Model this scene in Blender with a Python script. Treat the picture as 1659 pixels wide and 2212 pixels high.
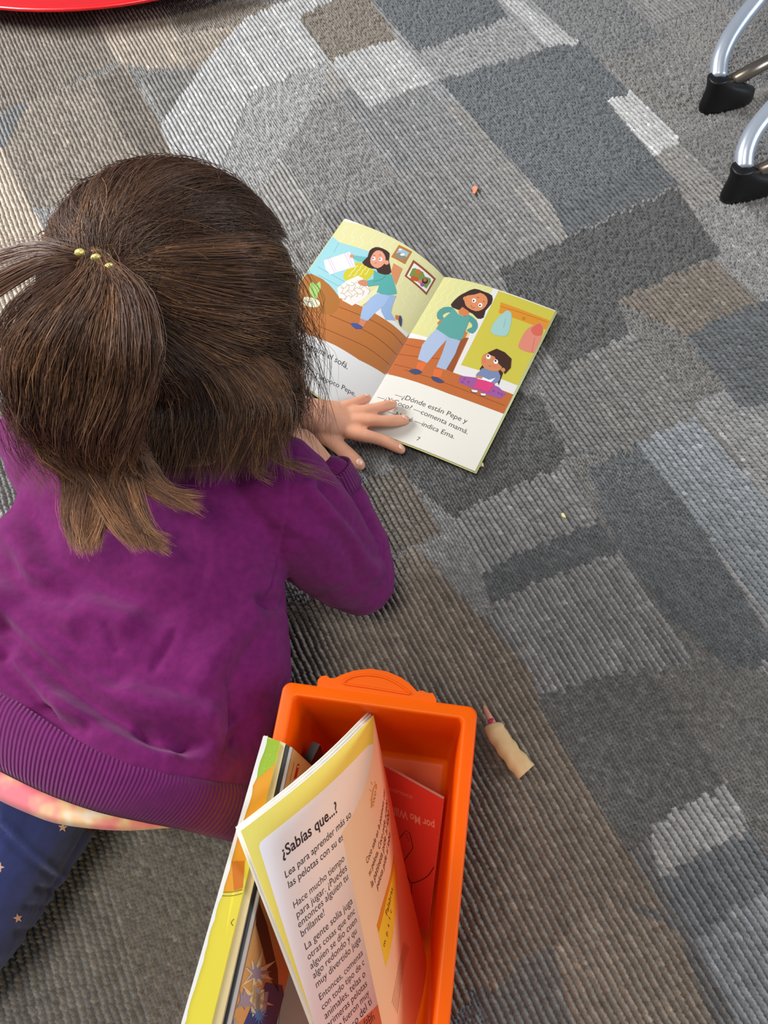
import bpy, math, random
import numpy as np
from mathutils import Vector
from mathutils.geometry import delaunay_2d_cdt
from mathutils.bvhtree import BVHTree

for o in list(bpy.data.objects): bpy.data.objects.remove(o)
S = bpy.context.scene
COL = S.collection
rng = np.random.default_rng(7)
random.seed(7)

# ------------------------------------------------------------------ camera
PITCH, ROLL, CAM_H, FOC = math.radians(63.78), math.radians(6.0), 0.72, 1600.0
fw = np.array([0, math.cos(PITCH), -math.sin(PITCH)])
_r = np.array([1., 0, 0]); _d = -np.cross(_r, fw)
ax_r = math.cos(ROLL)*_r + math.sin(ROLL)*_d
ax_d = -math.sin(ROLL)*_r + math.cos(ROLL)*_d
cam_data = bpy.data.cameras.new('camera'); cam = bpy.data.objects.new('camera', cam_data); COL.objects.link(cam)
from mathutils import Matrix
cam.matrix_world = Matrix(((ax_r[0], -ax_d[0], -fw[0], 0), (ax_r[1], -ax_d[1], -fw[1], 0), (ax_r[2], -ax_d[2], -fw[2], CAM_H), (0, 0, 0, 1)))
cam_data.sensor_fit = 'VERTICAL'; cam_data.sensor_height = 36; cam_data.lens = FOC/2212*36
cam_data.clip_start = 0.01; cam_data.clip_end = 50
S.camera = cam

# ------------------------------------------------------------------ light
S.view_settings.view_transform = 'Standard'; S.view_settings.look = 'None'
S.view_settings.gamma = 1; S.view_settings.use_curve_mapping = False
S.view_settings.exposure = 0.0
W = bpy.data.worlds.new('room_light'); S.world = W; W.use_nodes = True
W.node_tree.nodes['Background'].inputs[0].default_value = (0.80, 0.88, 1.0, 1)
W.node_tree.nodes['Background'].inputs[1].default_value = 0.28
def area(name, loc, target, size, power, color, sy=None):
    l = bpy.data.lights.new(name, 'AREA'); l.energy = power; l.color = color; l.size = size
    if sy: l.shape = 'RECTANGLE'; l.size_y = sy
    o = bpy.data.objects.new(name, l); COL.objects.link(o); o.location = loc
    o.rotation_euler = (Vector(target)-Vector(loc)).to_track_quat('-Z', 'Y').to_euler()
    return o
area('window_daylight', (-1.8, 1.35, 1.45), (0, .3, 0), 1.0, 84, (0.97, 0.98, 1.0), .8)
area('side_window_daylight', (2.6, -0.2, 1.5), (.2, .4, 0), 1.2, 44, (0.80, 0.9, 1.0))
area('ceiling_lamp', (-.45, -.15, 2.4), (0, .2, 0), .7, 26, (1.0, 0.91, 0.80))

# ------------------------------------------------------------------ helpers
def P(x, y, z=0.):
    """point of the place that shows at pixel x, y and stands z metres above the floor"""
    d = ax_r*(x-829.5)/FOC + ax_d*(y-1106)/FOC + fw
    return np.array([0, 0, CAM_H]) + d*((z-CAM_H)/d[2])
def Q(w):
    w = np.asarray(w, float) - [0, 0, CAM_H]
    k = w@fw
    return np.stack([829.5+FOC*(w@ax_r)/k, 1106+FOC*(w@ax_d)/k], -1)
def lin(h):
    if isinstance(h, str):
        c = [int(h[i:i+2], 16)/255 for i in (0, 2, 4)]
        return np.array([x/12.92 if x <= .04045 else ((x+.055)/1.055)**2.4 for x in c]+[1.])
    return np.array(list(h)+[1.]) if len(h) == 3 else np.array(h)
def unit(v): v = np.asarray(v, float); return v/np.linalg.norm(v)
def tag(o, label=None, cat=None, group=None, kind=None):
    if label: o['label'] = label
    if cat: o['category'] = cat
    if group: o['group'] = group
    if kind: o['kind'] = kind
    return o
def new_mat(name, color='808080', rough=.6, spec=.4, sheen=0, sss=0, coat=0, metal=0, trans=0):
    m = bpy.data.materials.new(name); m.use_nodes = True
    b = m.node_tree.nodes['Principled BSDF']
    b.inputs['Base Color'].default_value = lin(color); b.inputs['Roughness'].default_value = rough
    b.inputs['Specular IOR Level'].default_value = spec; b.inputs['Metallic'].default_value = metal
    b.inputs['Sheen Weight'].default_value = sheen; b.inputs['Coat Weight'].default_value = coat
    b.inputs['Subsurface Weight'].default_value = sss
    b.inputs['Subsurface Radius'].default_value = (.012, .004, .002); b.inputs['Subsurface Scale'].default_value = .5
    return m
def nd(m, t, **kw):
    n = m.node_tree.nodes.new(t)
    for k, v in kw.items(): setattr(n, k, v)
    return n
def ln(m, a, b): m.node_tree.links.new(a, b)
def noise(m, scale, detail=3, coord='Object', rough=.5, vec=None):
    n = nd(m, 'ShaderNodeTexNoise'); n.inputs['Scale'].default_value = scale; n.inputs['Detail'].default_value = detail
    n.inputs['Roughness'].default_value = rough
    if vec is None:
        tc = nd(m, 'ShaderNodeTexCoord'); vec = tc.outputs[coord]
    ln(m, vec, n.inputs['Vector']); return n
def bsdf(m): return m.node_tree.nodes['Principled BSDF']
def add_bump(m, height, strength=.3, dist=.001):
    b = nd(m, 'ShaderNodeBump'); b.inputs['Strength'].default_value = strength; b.inputs['Distance'].default_value = dist
    ln(m, height, b.inputs['Height'])
    prev = bsdf(m).inputs['Normal'].links
    if prev: ln(m, prev[0].from_socket, b.inputs['Normal'])
    ln(m, b.outputs[0], bsdf(m).inputs['Normal']); return b
def vary(m, color, amount=.15, scale=20, detail=3):
    n = noise(m, scale, detail); r = nd(m, 'ShaderNodeValToRGB')
    c = lin(color); r.color_ramp.elements[0].position = .3; r.color_ramp.elements[1].position = .7
    r.color_ramp.elements[0].color = tuple(np.append(np.clip(c[:3]*(1-amount), 0, 1), 1)); r.color_ramp.elements[1].color = tuple(np.append(np.clip(c[:3]*(1+amount), 0, 1), 1))
    ln(m, n.outputs['Fac'], r.inputs[0]); ln(m, r.outputs[0], bsdf(m).inputs['Base Color']); return r
def attr_color(m, name='Col'):
    a = nd(m, 'ShaderNodeAttribute'); a.attribute_name = name; ln(m, a.outputs['Color'], bsdf(m).inputs['Base Color']); return a

def link(name, me, parent=None, mat=None, smooth=True):
    o = bpy.data.objects.new(name, me); COL.objects.link(o)
    if parent is not None: o.parent = parent
    if mat is not None:
        for x in (mat if isinstance(mat, (list, tuple)) else [mat]): me.materials.append(x)
    if smooth: me.polygons.foreach_set('use_smooth', np.ones(len(me.polygons), bool))
    return o
def mesh_of(verts, faces, name='m'):
    me = bpy.data.meshes.new(name); me.from_pydata([tuple(map(float, v)) for v in verts], [], [tuple(map(int, f)) for f in faces]); me.update(); return me
def fast_mesh(verts, quads, name='m'):
    """verts (N,3), quads (M,k) arrays"""
    me = bpy.data.meshes.new(name); k = quads.shape[1]
    me.vertices.add(len(verts)); me.vertices.foreach_set('co', np.asarray(verts, np.float32).ravel())
    me.loops.add(quads.size); me.loops.foreach_set('vertex_index', quads.astype(np.int32).ravel())
    me.polygons.add(len(quads)); me.polygons.foreach_set('loop_start', np.arange(0, quads.size, k, dtype=np.int32))
    me.update(calc_edges=True); me.validate(); return me
class Geo:
    def __init__(s): s.v = []; s.f = []; s.n = 0
    def add(s, v, f):
        s.v += [np.asarray(x, float) for x in v]; s.f += [tuple(i+s.n for i in q) for q in f]; s.n += len(v)
    def ring_loft(s, rings, cap=True):
        n = len(rings[0]); v = [p for r in rings for p in r]; f = []
        for k in range(len(rings)-1):
            for i in range(n):
                j = (i+1) % n; f.append((k*n+i, k*n+j, (k+1)*n+j, (k+1)*n+i))
        if cap:
            f.append(tuple(range(n))[::-1]); f.append(tuple((len(rings)-1)*n+i for i in range(n)))
        s.add(v, f)
    def tube(s, pts, rad, n=12, cap_round=True):
        pts = np.asarray(pts, float); rad = np.asarray(rad, float)*np.ones(len(pts))
        if cap_round:
            t0 = unit(pts[0]-pts[1]); t1 = unit(pts[-1]-pts[-2])
            pre = [(pts[0]+t0*rad[0]*math.sin(a), rad[0]*math.cos(a)) for a in (1.35, .95, .5)]
            post = [(pts[-1]+t1*rad[-1]*math.sin(a), rad[-1]*math.cos(a)) for a in (.5, .95, 1.35)]
            pts = np.array([p for p, _ in pre]+list(pts)+[p for p, _ in post]); rad = np.array([r for _, r in pre]+list(rad)+[r for _, r in post])
        T = np.gradient(pts, axis=0); T /= np.linalg.norm(T, axis=1)[:, None]
        a = np.cross(T[0], [0, 0, 1.]);
        if np.linalg.norm(a) < .2: a = np.cross(T[0], [1., 0, 0])
        a = unit(a); rings = []
        for p, t, r in zip(pts, T, rad):
            a = unit(a-t*(a@t)); b = np.cross(t, a)
            rings.append([p+r*(a*math.cos(q)+b*math.sin(q)) for q in np.linspace(0, 2*math.pi, n, endpoint=False)])
        s.ring_loft(rings)
    def ellipsoid(s, c, A, n=24):
        c = np.asarray(c); A = np.asarray(A); rings = []
        for th in np.linspace(.12, math.pi-.12, n//2):
            rings.append([c+A[2]*math.cos(th)+math.sin(th)*(A[0]*math.cos(q)+A[1]*math.sin(q)) for q in np.linspace(0, 2*math.pi, n, endpoint=False)])
        s.ring_loft(rings)
    def hexa(s, b, t):
        """b, t: four bottom and four top corners in the same order"""
        s.add(list(b)+list(t), [(3, 2, 1, 0), (4, 5, 6, 7), (0, 1, 5, 4), (1, 2, 6, 5), (2, 3, 7, 6), (3, 0, 4, 7)])
    def mesh(s, name='m'): return mesh_of(s.v, s.f, name)
def spline(pts, n, closed=False):
    pts = np.asarray(pts, float); m = len(pts); out = []
    segs = m if closed else m-1
    for u in np.linspace(0, segs, n, endpoint=not closed):
        i = min(int(u), segs-1); t = u-i
        if closed: p0, p1, p2, p3 = (pts[(i+k) % m] for k in (-1, 0, 1, 2))
        else: p0, p1, p2, p3 = pts[max(i-1, 0)], pts[i], pts[min(i+1, m-1)], pts[min(i+2, m-1)]
        out.append(.5*((2*p1)+(-p0+p2)*t+(2*p0-5*p1+4*p2-p3)*t*t+(-p0+3*p1-3*p2+p3)*t**3))
    return np.array(out)
def remesh(geo, voxel, smooth=6, name='m', keep=None):
    me = geo.mesh('tmp'); o = bpy.data.objects.new('tmp', me); COL.objects.link(o)
    md = o.modifiers.new('r', 'REMESH'); md.mode = 'VOXEL'; md.voxel_size = voxel
    if smooth: ms = o.modifiers.new('s', 'SMOOTH'); ms.factor = .5; ms.iterations = smooth
    dg = bpy.context.evaluated_depsgraph_get(); dg.update()
    r = bpy.data.meshes.new_from_object(o.evaluated_get(dg)); r.name = name
    bpy.data.objects.remove(o); bpy.data.meshes.remove(me); return r
def get_co(me):
    a = np.empty(len(me.vertices)*3, np.float32); me.vertices.foreach_get('co', a); return a.reshape(-1, 3).astype(float)
def get_no(me):
    a = np.empty(len(me.vertices)*3, np.float32); me.vertices.foreach_get('normal', a); return a.reshape(-1, 3).astype(float)
def set_co(me, a): me.vertices.foreach_set('co', a.astype(np.float32).ravel()); me.update()
def seg_dist(px, line):
    line = np.asarray(line, float); d = np.full(len(px), 1e9)
    for a, b in zip(line[:-1], line[1:]):
        ab = b-a; t = np.clip(((px-a)@ab)/(ab@ab), 0, 1)
        d = np.minimum(d, np.linalg.norm(px-a-t[:, None]*ab, axis=1))
    return d
def vnoise(p, seed=0, octaves=3):
    """cheap smooth pseudo-noise from sines, p (N,3)"""
    r = np.random.default_rng(seed); out = np.zeros(len(p)); amp = 1.
    for o in range(octaves):
        for _ in range(4):
            k = r.normal(size=3)*(1.9**o); out += amp*np.sin(p@k+r.uniform(0, 6.28))*.35
        amp *= .55
    return out
def in_poly(x, y, poly):
    c = np.zeros(x.shape, bool); n = len(poly)
    for i in range(n):
        x0, y0 = poly[i]; x1, y1 = poly[i-1]
        if y0 == y1: continue
        c ^= ((y0 > y) != (y1 > y)) & (x < (x1-x0)*(y-y0)/(y1-y0)+x0)
    return c

# printed sheets -------------------------------------------------------
class Surf:
    """a sheet f(s, t) in metres; n_sign tells which side is printed"""
    def __init__(self, f, sign=1, clamp=None): self.f = f; self.sign = sign; self.clamp = clamp
    def nrm(self, s, t, e=1e-3):
        a = self.f(s+e, t)-self.f(s-e, t); b = self.f(s, t+e)-self.f(s, t-e); return unit(np.cross(a, b))*self.sign
    def at(self, s, t, off=0.):
        return self.f(s, t)+(self.nrm(s, t)*off if off else 0)
    def inv(self, p, s0=None):
        st = np.array(s0 if s0 is not None else (.07, .1), float); p = np.asarray(p, float)
        for _ in range(12):
            r = Q(self.f(*st))-p
            J = np.stack([(Q(self.f(st[0]+1e-4, st[1]))-p-r)/1e-4, (Q(self.f(st[0], st[1]+1e-4))-p-r)/1e-4], 1)
            st = st-np.clip(np.linalg.lstsq(J, r, rcond=None)[0], -.05, .05)
        return st
class Print:
    """a sheet and everything printed on it, gathered in one mesh with the ink colour on each face"""
    def __init__(self, surf): self.s = surf; self.v = []; self.f = []; self.c = []
    def _put(self, vs, fs, col):
        n = len(self.v); self.v += vs; self.f += [tuple(i+n for i in q) for q in fs]; self.c += [lin(col)]*len(fs)
    def sheet(self, s0, s1, t0, t1, ns, nt, col, off=0., pw=1.):
        vs = [self.s.at(s, t, off) for t in np.linspace(t0, t1, nt) for s in s0+(s1-s0)*np.linspace(0, 1, ns)**pw]
        fs = [(j*ns+i, j*ns+i+1, (j+1)*ns+i+1, (j+1)*ns+i) for j in range(nt-1) for i in range(ns-1)]
        self._put(vs, fs, col)
    def poly_st(self, pts, col, layer=1, grid=.004):
        pts = np.asarray(pts, float)
        if self.s.clamp is not None:
            a, b, c, d = self.s.clamp; pts = np.stack([np.clip(pts[:, 0], a, b), np.clip(pts[:, 1], c, d)], 1)
        b = []
        for p, q in zip(pts, np.roll(pts, -1, 0)):
            k = max(1, int(np.linalg.norm(q-p)/grid)); b += [p+(q-p)*i/k for i in range(k)]
        b = [p for i, p in enumerate(b) if np.linalg.norm(p-b[i-1]) > 1e-6]
        if len(b) < 3: return
        lo = np.min(b, 0); hi = np.max(b, 0); ex = []
        gx = np.arange(lo[0]+grid/2, hi[0], grid); gy = np.arange(lo[1]+grid/2, hi[1], grid)
        if len(gx) and len(gy):
            X, Y = np.meshgrid(gx, gy); X = X.ravel(); Y = Y.ravel(); m = in_poly(X, Y, b); ex = list(zip(X[m], Y[m]))
        vv = [Vector(p)*100 for p in b]+[Vector(p)*100 for p in ex]
        ov, _, of, *_ = delaunay_2d_cdt(vv, [], [list(range(len(b)))], 1, 1e-5)
        self._put([self.s.at(p.x/100, p.y/100, layer*.00005) for p in ov], [tuple(q) for q in of], col)
    def st(self, px):
        out = []; g = None
        for p in px:
            g = self.s.inv(p, g); out.append(g)
        return np.array(out)
    def poly(self, px, col, layer=1, smooth=0):
        if smooth: px = spline(px, len(px)*smooth, True)
        self.poly_st(self.st(px), col, layer)
    def disc(self, c, r, col, layer=3, n=10, asp=1.):
        self.poly([(c[0]+r*math.cos(a), c[1]+asp*r*math.sin(a)) for a in np.linspace(0, 2*math.pi, n, endpoint=False)], col, layer)
    def stroke(self, px, w, col, layer=3, smooth=4):
        """a drawn line w pixels wide"""
        p = spline(px, max(2, len(px)*smooth)) if smooth else np.asarray(px, float)
        T = np.gradient(p, axis=0); T /= np.linalg.norm(T, axis=1)[:, None]+1e-9
        N = np.stack([-T[:, 1], T[:, 0]], 1)*w/2
        L = self.st(p+N); R = self.st(p-N); vs = []; fs = []
        ok = np.ones(len(p), bool)
        if self.s.clamp is not None:
            a, b, c, d = self.s.clamp
            for M_ in (L, R): ok &= (M_[:, 0] >= a) & (M_[:, 0] <= b) & (M_[:, 1] >= c) & (M_[:, 1] <= d)
        for i in range(len(p)):
            vs += [self.s.at(*L[i], layer*.00005), self.s.at(*R[i], layer*.00005)]
            if i and ok[i] and ok[i-1]: fs.append((2*i-2, 2*i-1, 2*i+1, 2*i))
        self._put(vs, fs, col)
    def text(self, body, a, b, col='2a2a2e', layer=3, bold=0, shear=0., flip=1, tall=1.):
        A = self.s.inv(a); B = self.s.inv(b, A)
        cu = bpy.data.curves.new('t', 'FONT'); cu.body = body; cu.offset = bold; cu.shear = shear; cu.resolution_u = 3
        o = bpy.data.objects.new('t', cu); COL.objects.link(o)
        dg = bpy.context.evaluated_depsgraph_get(); dg.update()
        me = bpy.data.meshes.new_from_object(o.evaluated_get(dg)); co = get_co(me)
        fs = [tuple(p.vertices) for p in me.polygons]
        bpy.data.objects.remove(o); bpy.data.curves.remove(cu); bpy.data.meshes.remove(me)
        x0, x1 = co[:, 0].min(), co[:, 0].max(); L = np.linalg.norm(B-A)/(x1-x0)
        d = (B-A)/np.linalg.norm(B-A); n = np.array([d[1], -d[0]])*flip   # up on the sheet
        self._put([self.s.at(*(A+d*(c[0]-x0)*L+n*c[1]*L*tall), layer*.00005) for c in co], fs, col)
    def build(self, name, mat, parent=None, ink=1.):
        me = mesh_of(self.v, self.f, name)
        at = me.color_attributes.new('Col', 'FLOAT_COLOR', 'CORNER')
        cc = np.repeat(np.array(self.c)*[ink, ink, ink, 1], [len(q) for q in self.f], 0).astype(np.float32); at.data.foreach_set('color', cc.ravel())
        return link(name, me, parent, mat)
def sheet_slab(surf, s0, s1, t0, t1, ns, nt, off0, off1):
    """closed slab between two offsets of a sheet"""
    g = Geo(); top = []; bot = []
    for t in np.linspace(t0, t1, nt):
        for s in np.linspace(s0, s1, ns): top.append(surf.at(s, t, off1)); bot.append(surf.at(s, t, off0 if off0 else 1e-6))
    N = ns*nt; f = []
    for j in range(nt-1):
        for i in range(ns-1):
            q = (j*ns+i, j*ns+i+1, (j+1)*ns+i+1, (j+1)*ns+i); f.append(q); f.append(tuple(N+k for k in q[::-1]))
    for i in range(ns-1):
        f.append((i+1, i, N+i, N+i+1)); a = (nt-1)*ns+i; f.append((a, a+1, N+a+1, N+a))
    for j in range(nt-1):
        a = j*ns; f.append((a, a+ns, N+a+ns, N+a)); a = j*ns+ns-1; f.append((a+ns, a, N+a, N+a+ns))
    g.add(top+bot, f); return g

# ------------------------------------------------------------------ materials
M_carpet = new_mat('carpet_loops', '808080', .5, .5, sheen=.15); attr_color(M_carpet)
n_ = noise(M_carpet, 900, 3); add_bump(M_carpet, n_.outputs['Fac'], .9, .0009)
M_print = new_mat('printed_paper', 'ffffff', .42, .4); attr_color(M_print)
n_ = noise(M_print, 700, 2); add_bump(M_print, n_.outputs['Fac'], .05, .0001)
M_paper = new_mat('page_edges', 'e9e4d6', .7, .3)
_w = nd(M_paper, 'ShaderNodeTexWave'); _w.inputs['Scale'].default_value = 900; _w.bands_direction = 'Z'
_tc = nd(M_paper, 'ShaderNodeTexCoord'); ln(M_paper, _tc.outputs['Object'], _w.inputs['Vector']); add_bump(M_paper, _w.outputs['Fac'], .3, .0002)
M_orange = new_mat('orange_plastic', 'ff7800', .38, .25); vary(M_orange, 'ff7000', .03, 9)
n_ = noise(M_orange, 500, 2); add_bump(M_orange, n_.outputs['Fac'], .04, .0002)
_tl = nd(M_orange, 'ShaderNodeBsdfTranslucent'); _tl.inputs['Color'].default_value = (1.0, .03, .0, 1); _mx = nd(M_orange, 'ShaderNodeMixShader'); _mx.inputs[0].default_value = .38
ln(M_orange, bsdf(M_orange).outputs[0], _mx.inputs[1]); ln(M_orange, _tl.outputs[0], _mx.inputs[2]); ln(M_orange, _mx.outputs[0], M_orange.node_tree.nodes['Material Output'].inputs['Surface'])
M_red = new_mat('red_plastic', 'd4040c', .3, .5, coat=.3); vary(M_red, 'd4060f', .05, 9)
M_skin = new_mat('skin', 'd9997a', .5, .35, sss=.18); vary(M_skin, 'dc9d7c', .07, 55, 3)
n_ = noise(M_skin, 420, 4); add_bump(M_skin, n_.outputs['Fac'], .12, .0004)
M_nail = new_mat('fingernail', 'f0b9a0', .25, .5, sss=.1); vary(M_nail, 'f0b9a0', .04, 60)
M_purple = new_mat('purple_fleece', '7a1c60', .9, .12, sheen=.18)
bsdf(M_purple).inputs['Sheen Tint'].default_value = (.9, .45, .75, 1); bsdf(M_purple).inputs['Sheen Roughness'].default_value = .5
vary(M_purple, '681a57', .15, 160, 5); n_ = noise(M_purple, 1500, 3); add_bump(M_purple, n_.outputs['Fac'], .5, .0005)
n_ = noise(M_purple, 60, 4); add_bump(M_purple, n_.outputs['Fac'], .25, .002)
def rib_mat(name, color, count, strength=.8):
    m = new_mat(name, color, .9, .15, sheen=.3); vary(m, color, .1, 120, 4)
    bsdf(m).inputs['Sheen Tint'].default_value = (.9, .45, .75, 1)
    uv = nd(m, 'ShaderNodeTexCoord'); w = nd(m, 'ShaderNodeTexWave'); w.inputs['Scale'].default_value = count; w.bands_direction = 'X'
    w.inputs['Distortion'].default_value = .3
    ln(m, uv.outputs['UV'], w.inputs['Vector']); add_bump(m, w.outputs['Fac'], strength, .0012)
    n = noise(m, 1500, 3); add_bump(m, n.outputs['Fac'], .4, .0004); return m
M_rib = rib_mat('purple_ribbing', '5e1652', 58)
M_cuff = rib_mat('purple_cuff_ribbing', '5e1652', 14)
M_navy = new_mat('navy_knit', '2d3563', .85, .2, sheen=.25); vary(M_navy, '39427a', .12, 90, 4); n_ = noise(M_navy, 1400, 3); add_bump(M_navy, n_.outputs['Fac'], .35, .0004)
M_star = new_mat('pale_pink_star_print', 'f2c4b0', .6); vary(M_star, 'f2c4b0', .05, 90)
M_pink = new_mat('pink_tie_dye', 'f09090', .85, .2, sheen=.2)
n_ = noise(M_pink, 42, 2); _rp = nd(M_pink, 'ShaderNodeValToRGB'); _e = _rp.color_ramp
_e.elements[0].position = .42; _e.elements[0].color = tuple(lin('ee7a84')); _e.elements[1].position = .72; _e.elements[1].color = tuple(lin('f7ead8'))
_x = _e.elements.new(.53); _x.color = tuple(lin('f39a8c')); _x = _e.elements.new(.62); _x.color = tuple(lin('f3c592'))
ln(M_pink, n_.outputs['Fac'], _rp.inputs[0]); ln(M_pink, _rp.outputs[0], bsdf(M_pink).inputs['Base Color'])
M_hair = new_mat('brown_hair', '3a261d', .38, .45); attr_color(M_hair)
bsdf(M_hair).inputs['Anisotropic'].default_value = .3
M_gold = new_mat('gold_thread', 'e6d77a', .35, .5, metal=.35); vary(M_gold, 'e8da80', .2, 400)
M_black = new_mat('black_rubber', '0b0b0d', .42, .4); n_ = noise(M_black, 200, 2); add_bump(M_black, n_.outputs['Fac'], .05, .0005)
M_silver = new_mat('silver_paint', 'b4bcc8', .32, .6, metal=.55); vary(M_silver, 'b4bcc8', .03, 900)
M_bar = new_mat('satin_steel', '8d8275', .3, .6, metal=.85); vary(M_bar, '8d8275', .05, 40)
M_beige = new_mat('beige_rubber', 'd6b382', .5, .35, sss=.1); vary(M_beige, 'd6b280', .08, 90); n_ = noise(M_beige, 160, 3); add_bump(M_beige, n_.outputs['Fac'], .3, .0012)
M_tip = new_mat('pinkish_rubber', 'c98f74', .5, .35, sss=.1); vary(M_tip, 'c98f74', .12, 220)
M_mag = new_mat('magenta_mark', 'b01450', .5); vary(M_mag, 'b01450', .1, 300)
M_wood = new_mat('cedar_shaving', 'd98a66', .7); vary(M_wood, 'd98a66', .15, 400)
M_scrap = new_mat('straw_scrap', 'e6d9a0', .7); vary(M_scrap, 'e6d9a0', .1, 400)

# ------------------------------------------------------------------ floor: looped carpet
RA = math.radians(-21.04); PITCHR = .0062
def carpet():
    xs = np.concatenate([np.linspace(-3.2, -.66, 40), np.arange(-.64, .80, .00112), np.linspace(.82, 3.2, 40)])
    ys = np.concatenate([np.linspace(-2.5, -.24, 40), np.arange(-.22, .55, .00108), np.arange(.55, 1.5, .0015), np.linspace(1.52, 4, 40)])
    X, Y = np.meshgrid(xs, ys); X = X.ravel(); Y = Y.ravel()
    u = X*math.sin(RA)+Y*math.cos(RA); v = X*math.cos(RA)-Y*math.sin(RA)
    v = v+.00025*np.sin(u*90+v*30)+.0002*np.sin(u*230+v*40)
    k = np.floor(v/PITCHR).astype(int); fr = v/PITCHR-k
    N = 1000003
    def hsh(a, b, s): return ((np.sin(a*127.1+b*311.7+s*74.7)*43758.5453) % 1.)
    # tone of the woven patches, one with the book's shade painted in
    tone = np.full(X.shape, .165); mix = np.full(X.shape, .25); tint = np.tile([1., 1., 1.], (len(X), 1))
    cu = .20; row = np.floor(v/.125).astype(int); cell = np.floor(u/cu+hsh(row, 0*row, 5.)).astype(int)
    hb = hsh(row, cell, 1.); tone *= .72+.6*hb; mix = np.where(hsh(row, cell, 2.) > .5, .85, .15)
    warm = hsh(row, cell, 3.)
    tint = np.stack([1.0+.06*warm, np.full(len(X), 1.), 1.0-.08*warm], 1)
    cool, neut, brn = (.93, 1.0, 1.05), (1.01, 1., .98), (1.2, 1., .79)
    pats = [
        ([(-60, 420), (5, 320), (65, 445), (170, 600), (0, 760)], .30, .0, brn),
        ([(65, 215), (270, 135), (375, 340), (420, 420), (160, 450), (65, 445), (5, 320)], .15, .5, brn),
        ([(195, 165), (265, 140), (370, 300), (345, 345), (270, 300)], .10, .4, brn),
        ([(100, 0), (215, 0), (250, 130), (60, 220), (-100, 280), (-60, 60)], .125, .3, brn),
        ([(200, 30), (355, 15), (430, 140), (330, 150), (255, 135)], .22, .0, brn),
        ([(355, 0), (600, 5), (520, 45), (500, 60), (395, 75)], .13, .9, brn),
        ([(395, 75), (520, 48), (430, 150), (400, 140)], .19, .3, brn),
        ([(345, 275), (430, 150), (520, 45), (600, 8), (700, -20), (720, 0), (645, 40), (710, 130), (560, 330), (450, 400), (385, 360)], .31, .05, neut),
        ([(540, 200), (710, 130), (700, 180), (560, 420), (470, 380)], .25, .8, neut),
        ([(645, 38), (760, -20), (800, 0), (856, 81), (715, 132)], .13, .95, brn),
        ([(800, -10), (1065, -10), (1099, 35), (902, 110)], .10, .9, cool),
        ([(706, 133), (856, 81), (940, 170), (800, 235)], .30, .0, neut),
        ([(902, 112), (1099, 36), (1180, 104), (960, 185)], .20, .6, neut),
        ([(1070, -10), (1110, -10), (1255, 92), (1185, 108)], .28, .0, neut),
        ([(948, 173), (1180, 104), (1255, 92), (1359, 196), (1313, 220), (1417, 341), (1191, 440)], .105, .65, cool),
        ([(1313, 220), (1363, 196), (1470, 300), (1417, 341)], .33, .0, neut),
        ([(1191, 440), (1417, 341), (1469, 399), (1226, 509)], .075, .3, cool),
        ([(1082, 583), (1240, 505), (1463, 405), (1560, 545), (1332, 648), (1360, 720), (1215, 800), (1100, 640)], .065, .9, neut),  # dark patch, its lower end painting in shade right of the book
        ([(1332, 648), (1538, 557), (1640, 650), (1480, 722)], .10, .0, brn),
        ([(1480, 722), (1640, 650), (1700, 640), (1700, 860), (1600, 880)], .075, .1, cool),
        ([(1150, 780), (1215, 800), (1330, 960), (1229, 990)], .115, .05, neut),
        ([(840, 1000), (960, 830), (1165, 850), (1229, 990), (978, 1115)], .062, .85, neut),
        ([(978, 1115), (1229, 995), (1290, 1120), (1040, 1235)], .155, .15, neut),
        ([(1040, 1235), (1290, 1120), (1335, 1184), (1060, 1302)], .085, .8, cool),
        ([(1060, 1302), (1335, 1184), (1490, 1420), (1190, 1520), (1147, 1449)], .17, .1, neut),
        ([(1270, 1010), (1380, 960), (1530, 1160), (1690, 1420), (1590, 1450), (1440, 1330), (1335, 1184)], .095, .7, cool),
        ([(1380, 960), (1500, 900), (1700, 1130), (1700, 1380), (1530, 1160)], .19, .1, cool),
        ([(1176, 1543), (1160, 1500), (1400, 1440), (1570, 1690), (1400, 1790), (1360, 1850)], .10, .95, neut),
        ([(1400, 1790), (1570, 1690), (1620, 1790), (1424, 1897)], .25, .2, neut),
        ([(1424, 1900), (1620, 1790), (1690, 1900), (1500, 2030)], .13, .1, cool),
        ([(1500, 2030), (1690, 1900), (1700, 2260), (1620, 2260)], .20, .2, cool),
        ([(1000, 1560), (1176, 1543), (1446, 1983), (1322, 1944), (1189, 2034), (960, 2200)], .13, .25, brn),
        ([(1189, 2034), (1322, 1944), (1470, 2020), (1560, 2260), (1250, 2260)], .165, .3, brn),
        ([(600, 1320), (900, 1180), (1147, 1449), (1176, 1543), (1000, 1560), (640, 1480)], .125, .2, brn),
        ([(720, 1060), (870, 1010), (959, 1156), (840, 1200)], .09, .2, brn),
    ]
    jit = (hsh(k, 0*k, 21.)-.5)*.010; XJ = X+jit*math.sin(RA); YJ = Y+jit*math.cos(RA)
    for poly, tn, mx, ti in pats:
        pp = [P(a, b)[:2] for a, b in poly]; m = in_poly(XJ, YJ, pp); tone[m] = tn; mix[m] = mx; tint[m] = ti
    mix = mix+0*X
    PR = np.where(mix > .6, PITCHR*.55, PITCHR); LP = np.where(mix > .6, .0038, .0046); k = np.floor(v/PR).astype(int); fr = v/PR-k
    fu0 = u/LP+hsh(k, 0*k, 9.)+.75*fr+.2*np.sin(u*310+k*1.7)
    j = np.floor(fu0).astype(int); fu = fu0-j
    hr = hsh(k, j, 4.)
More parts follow.
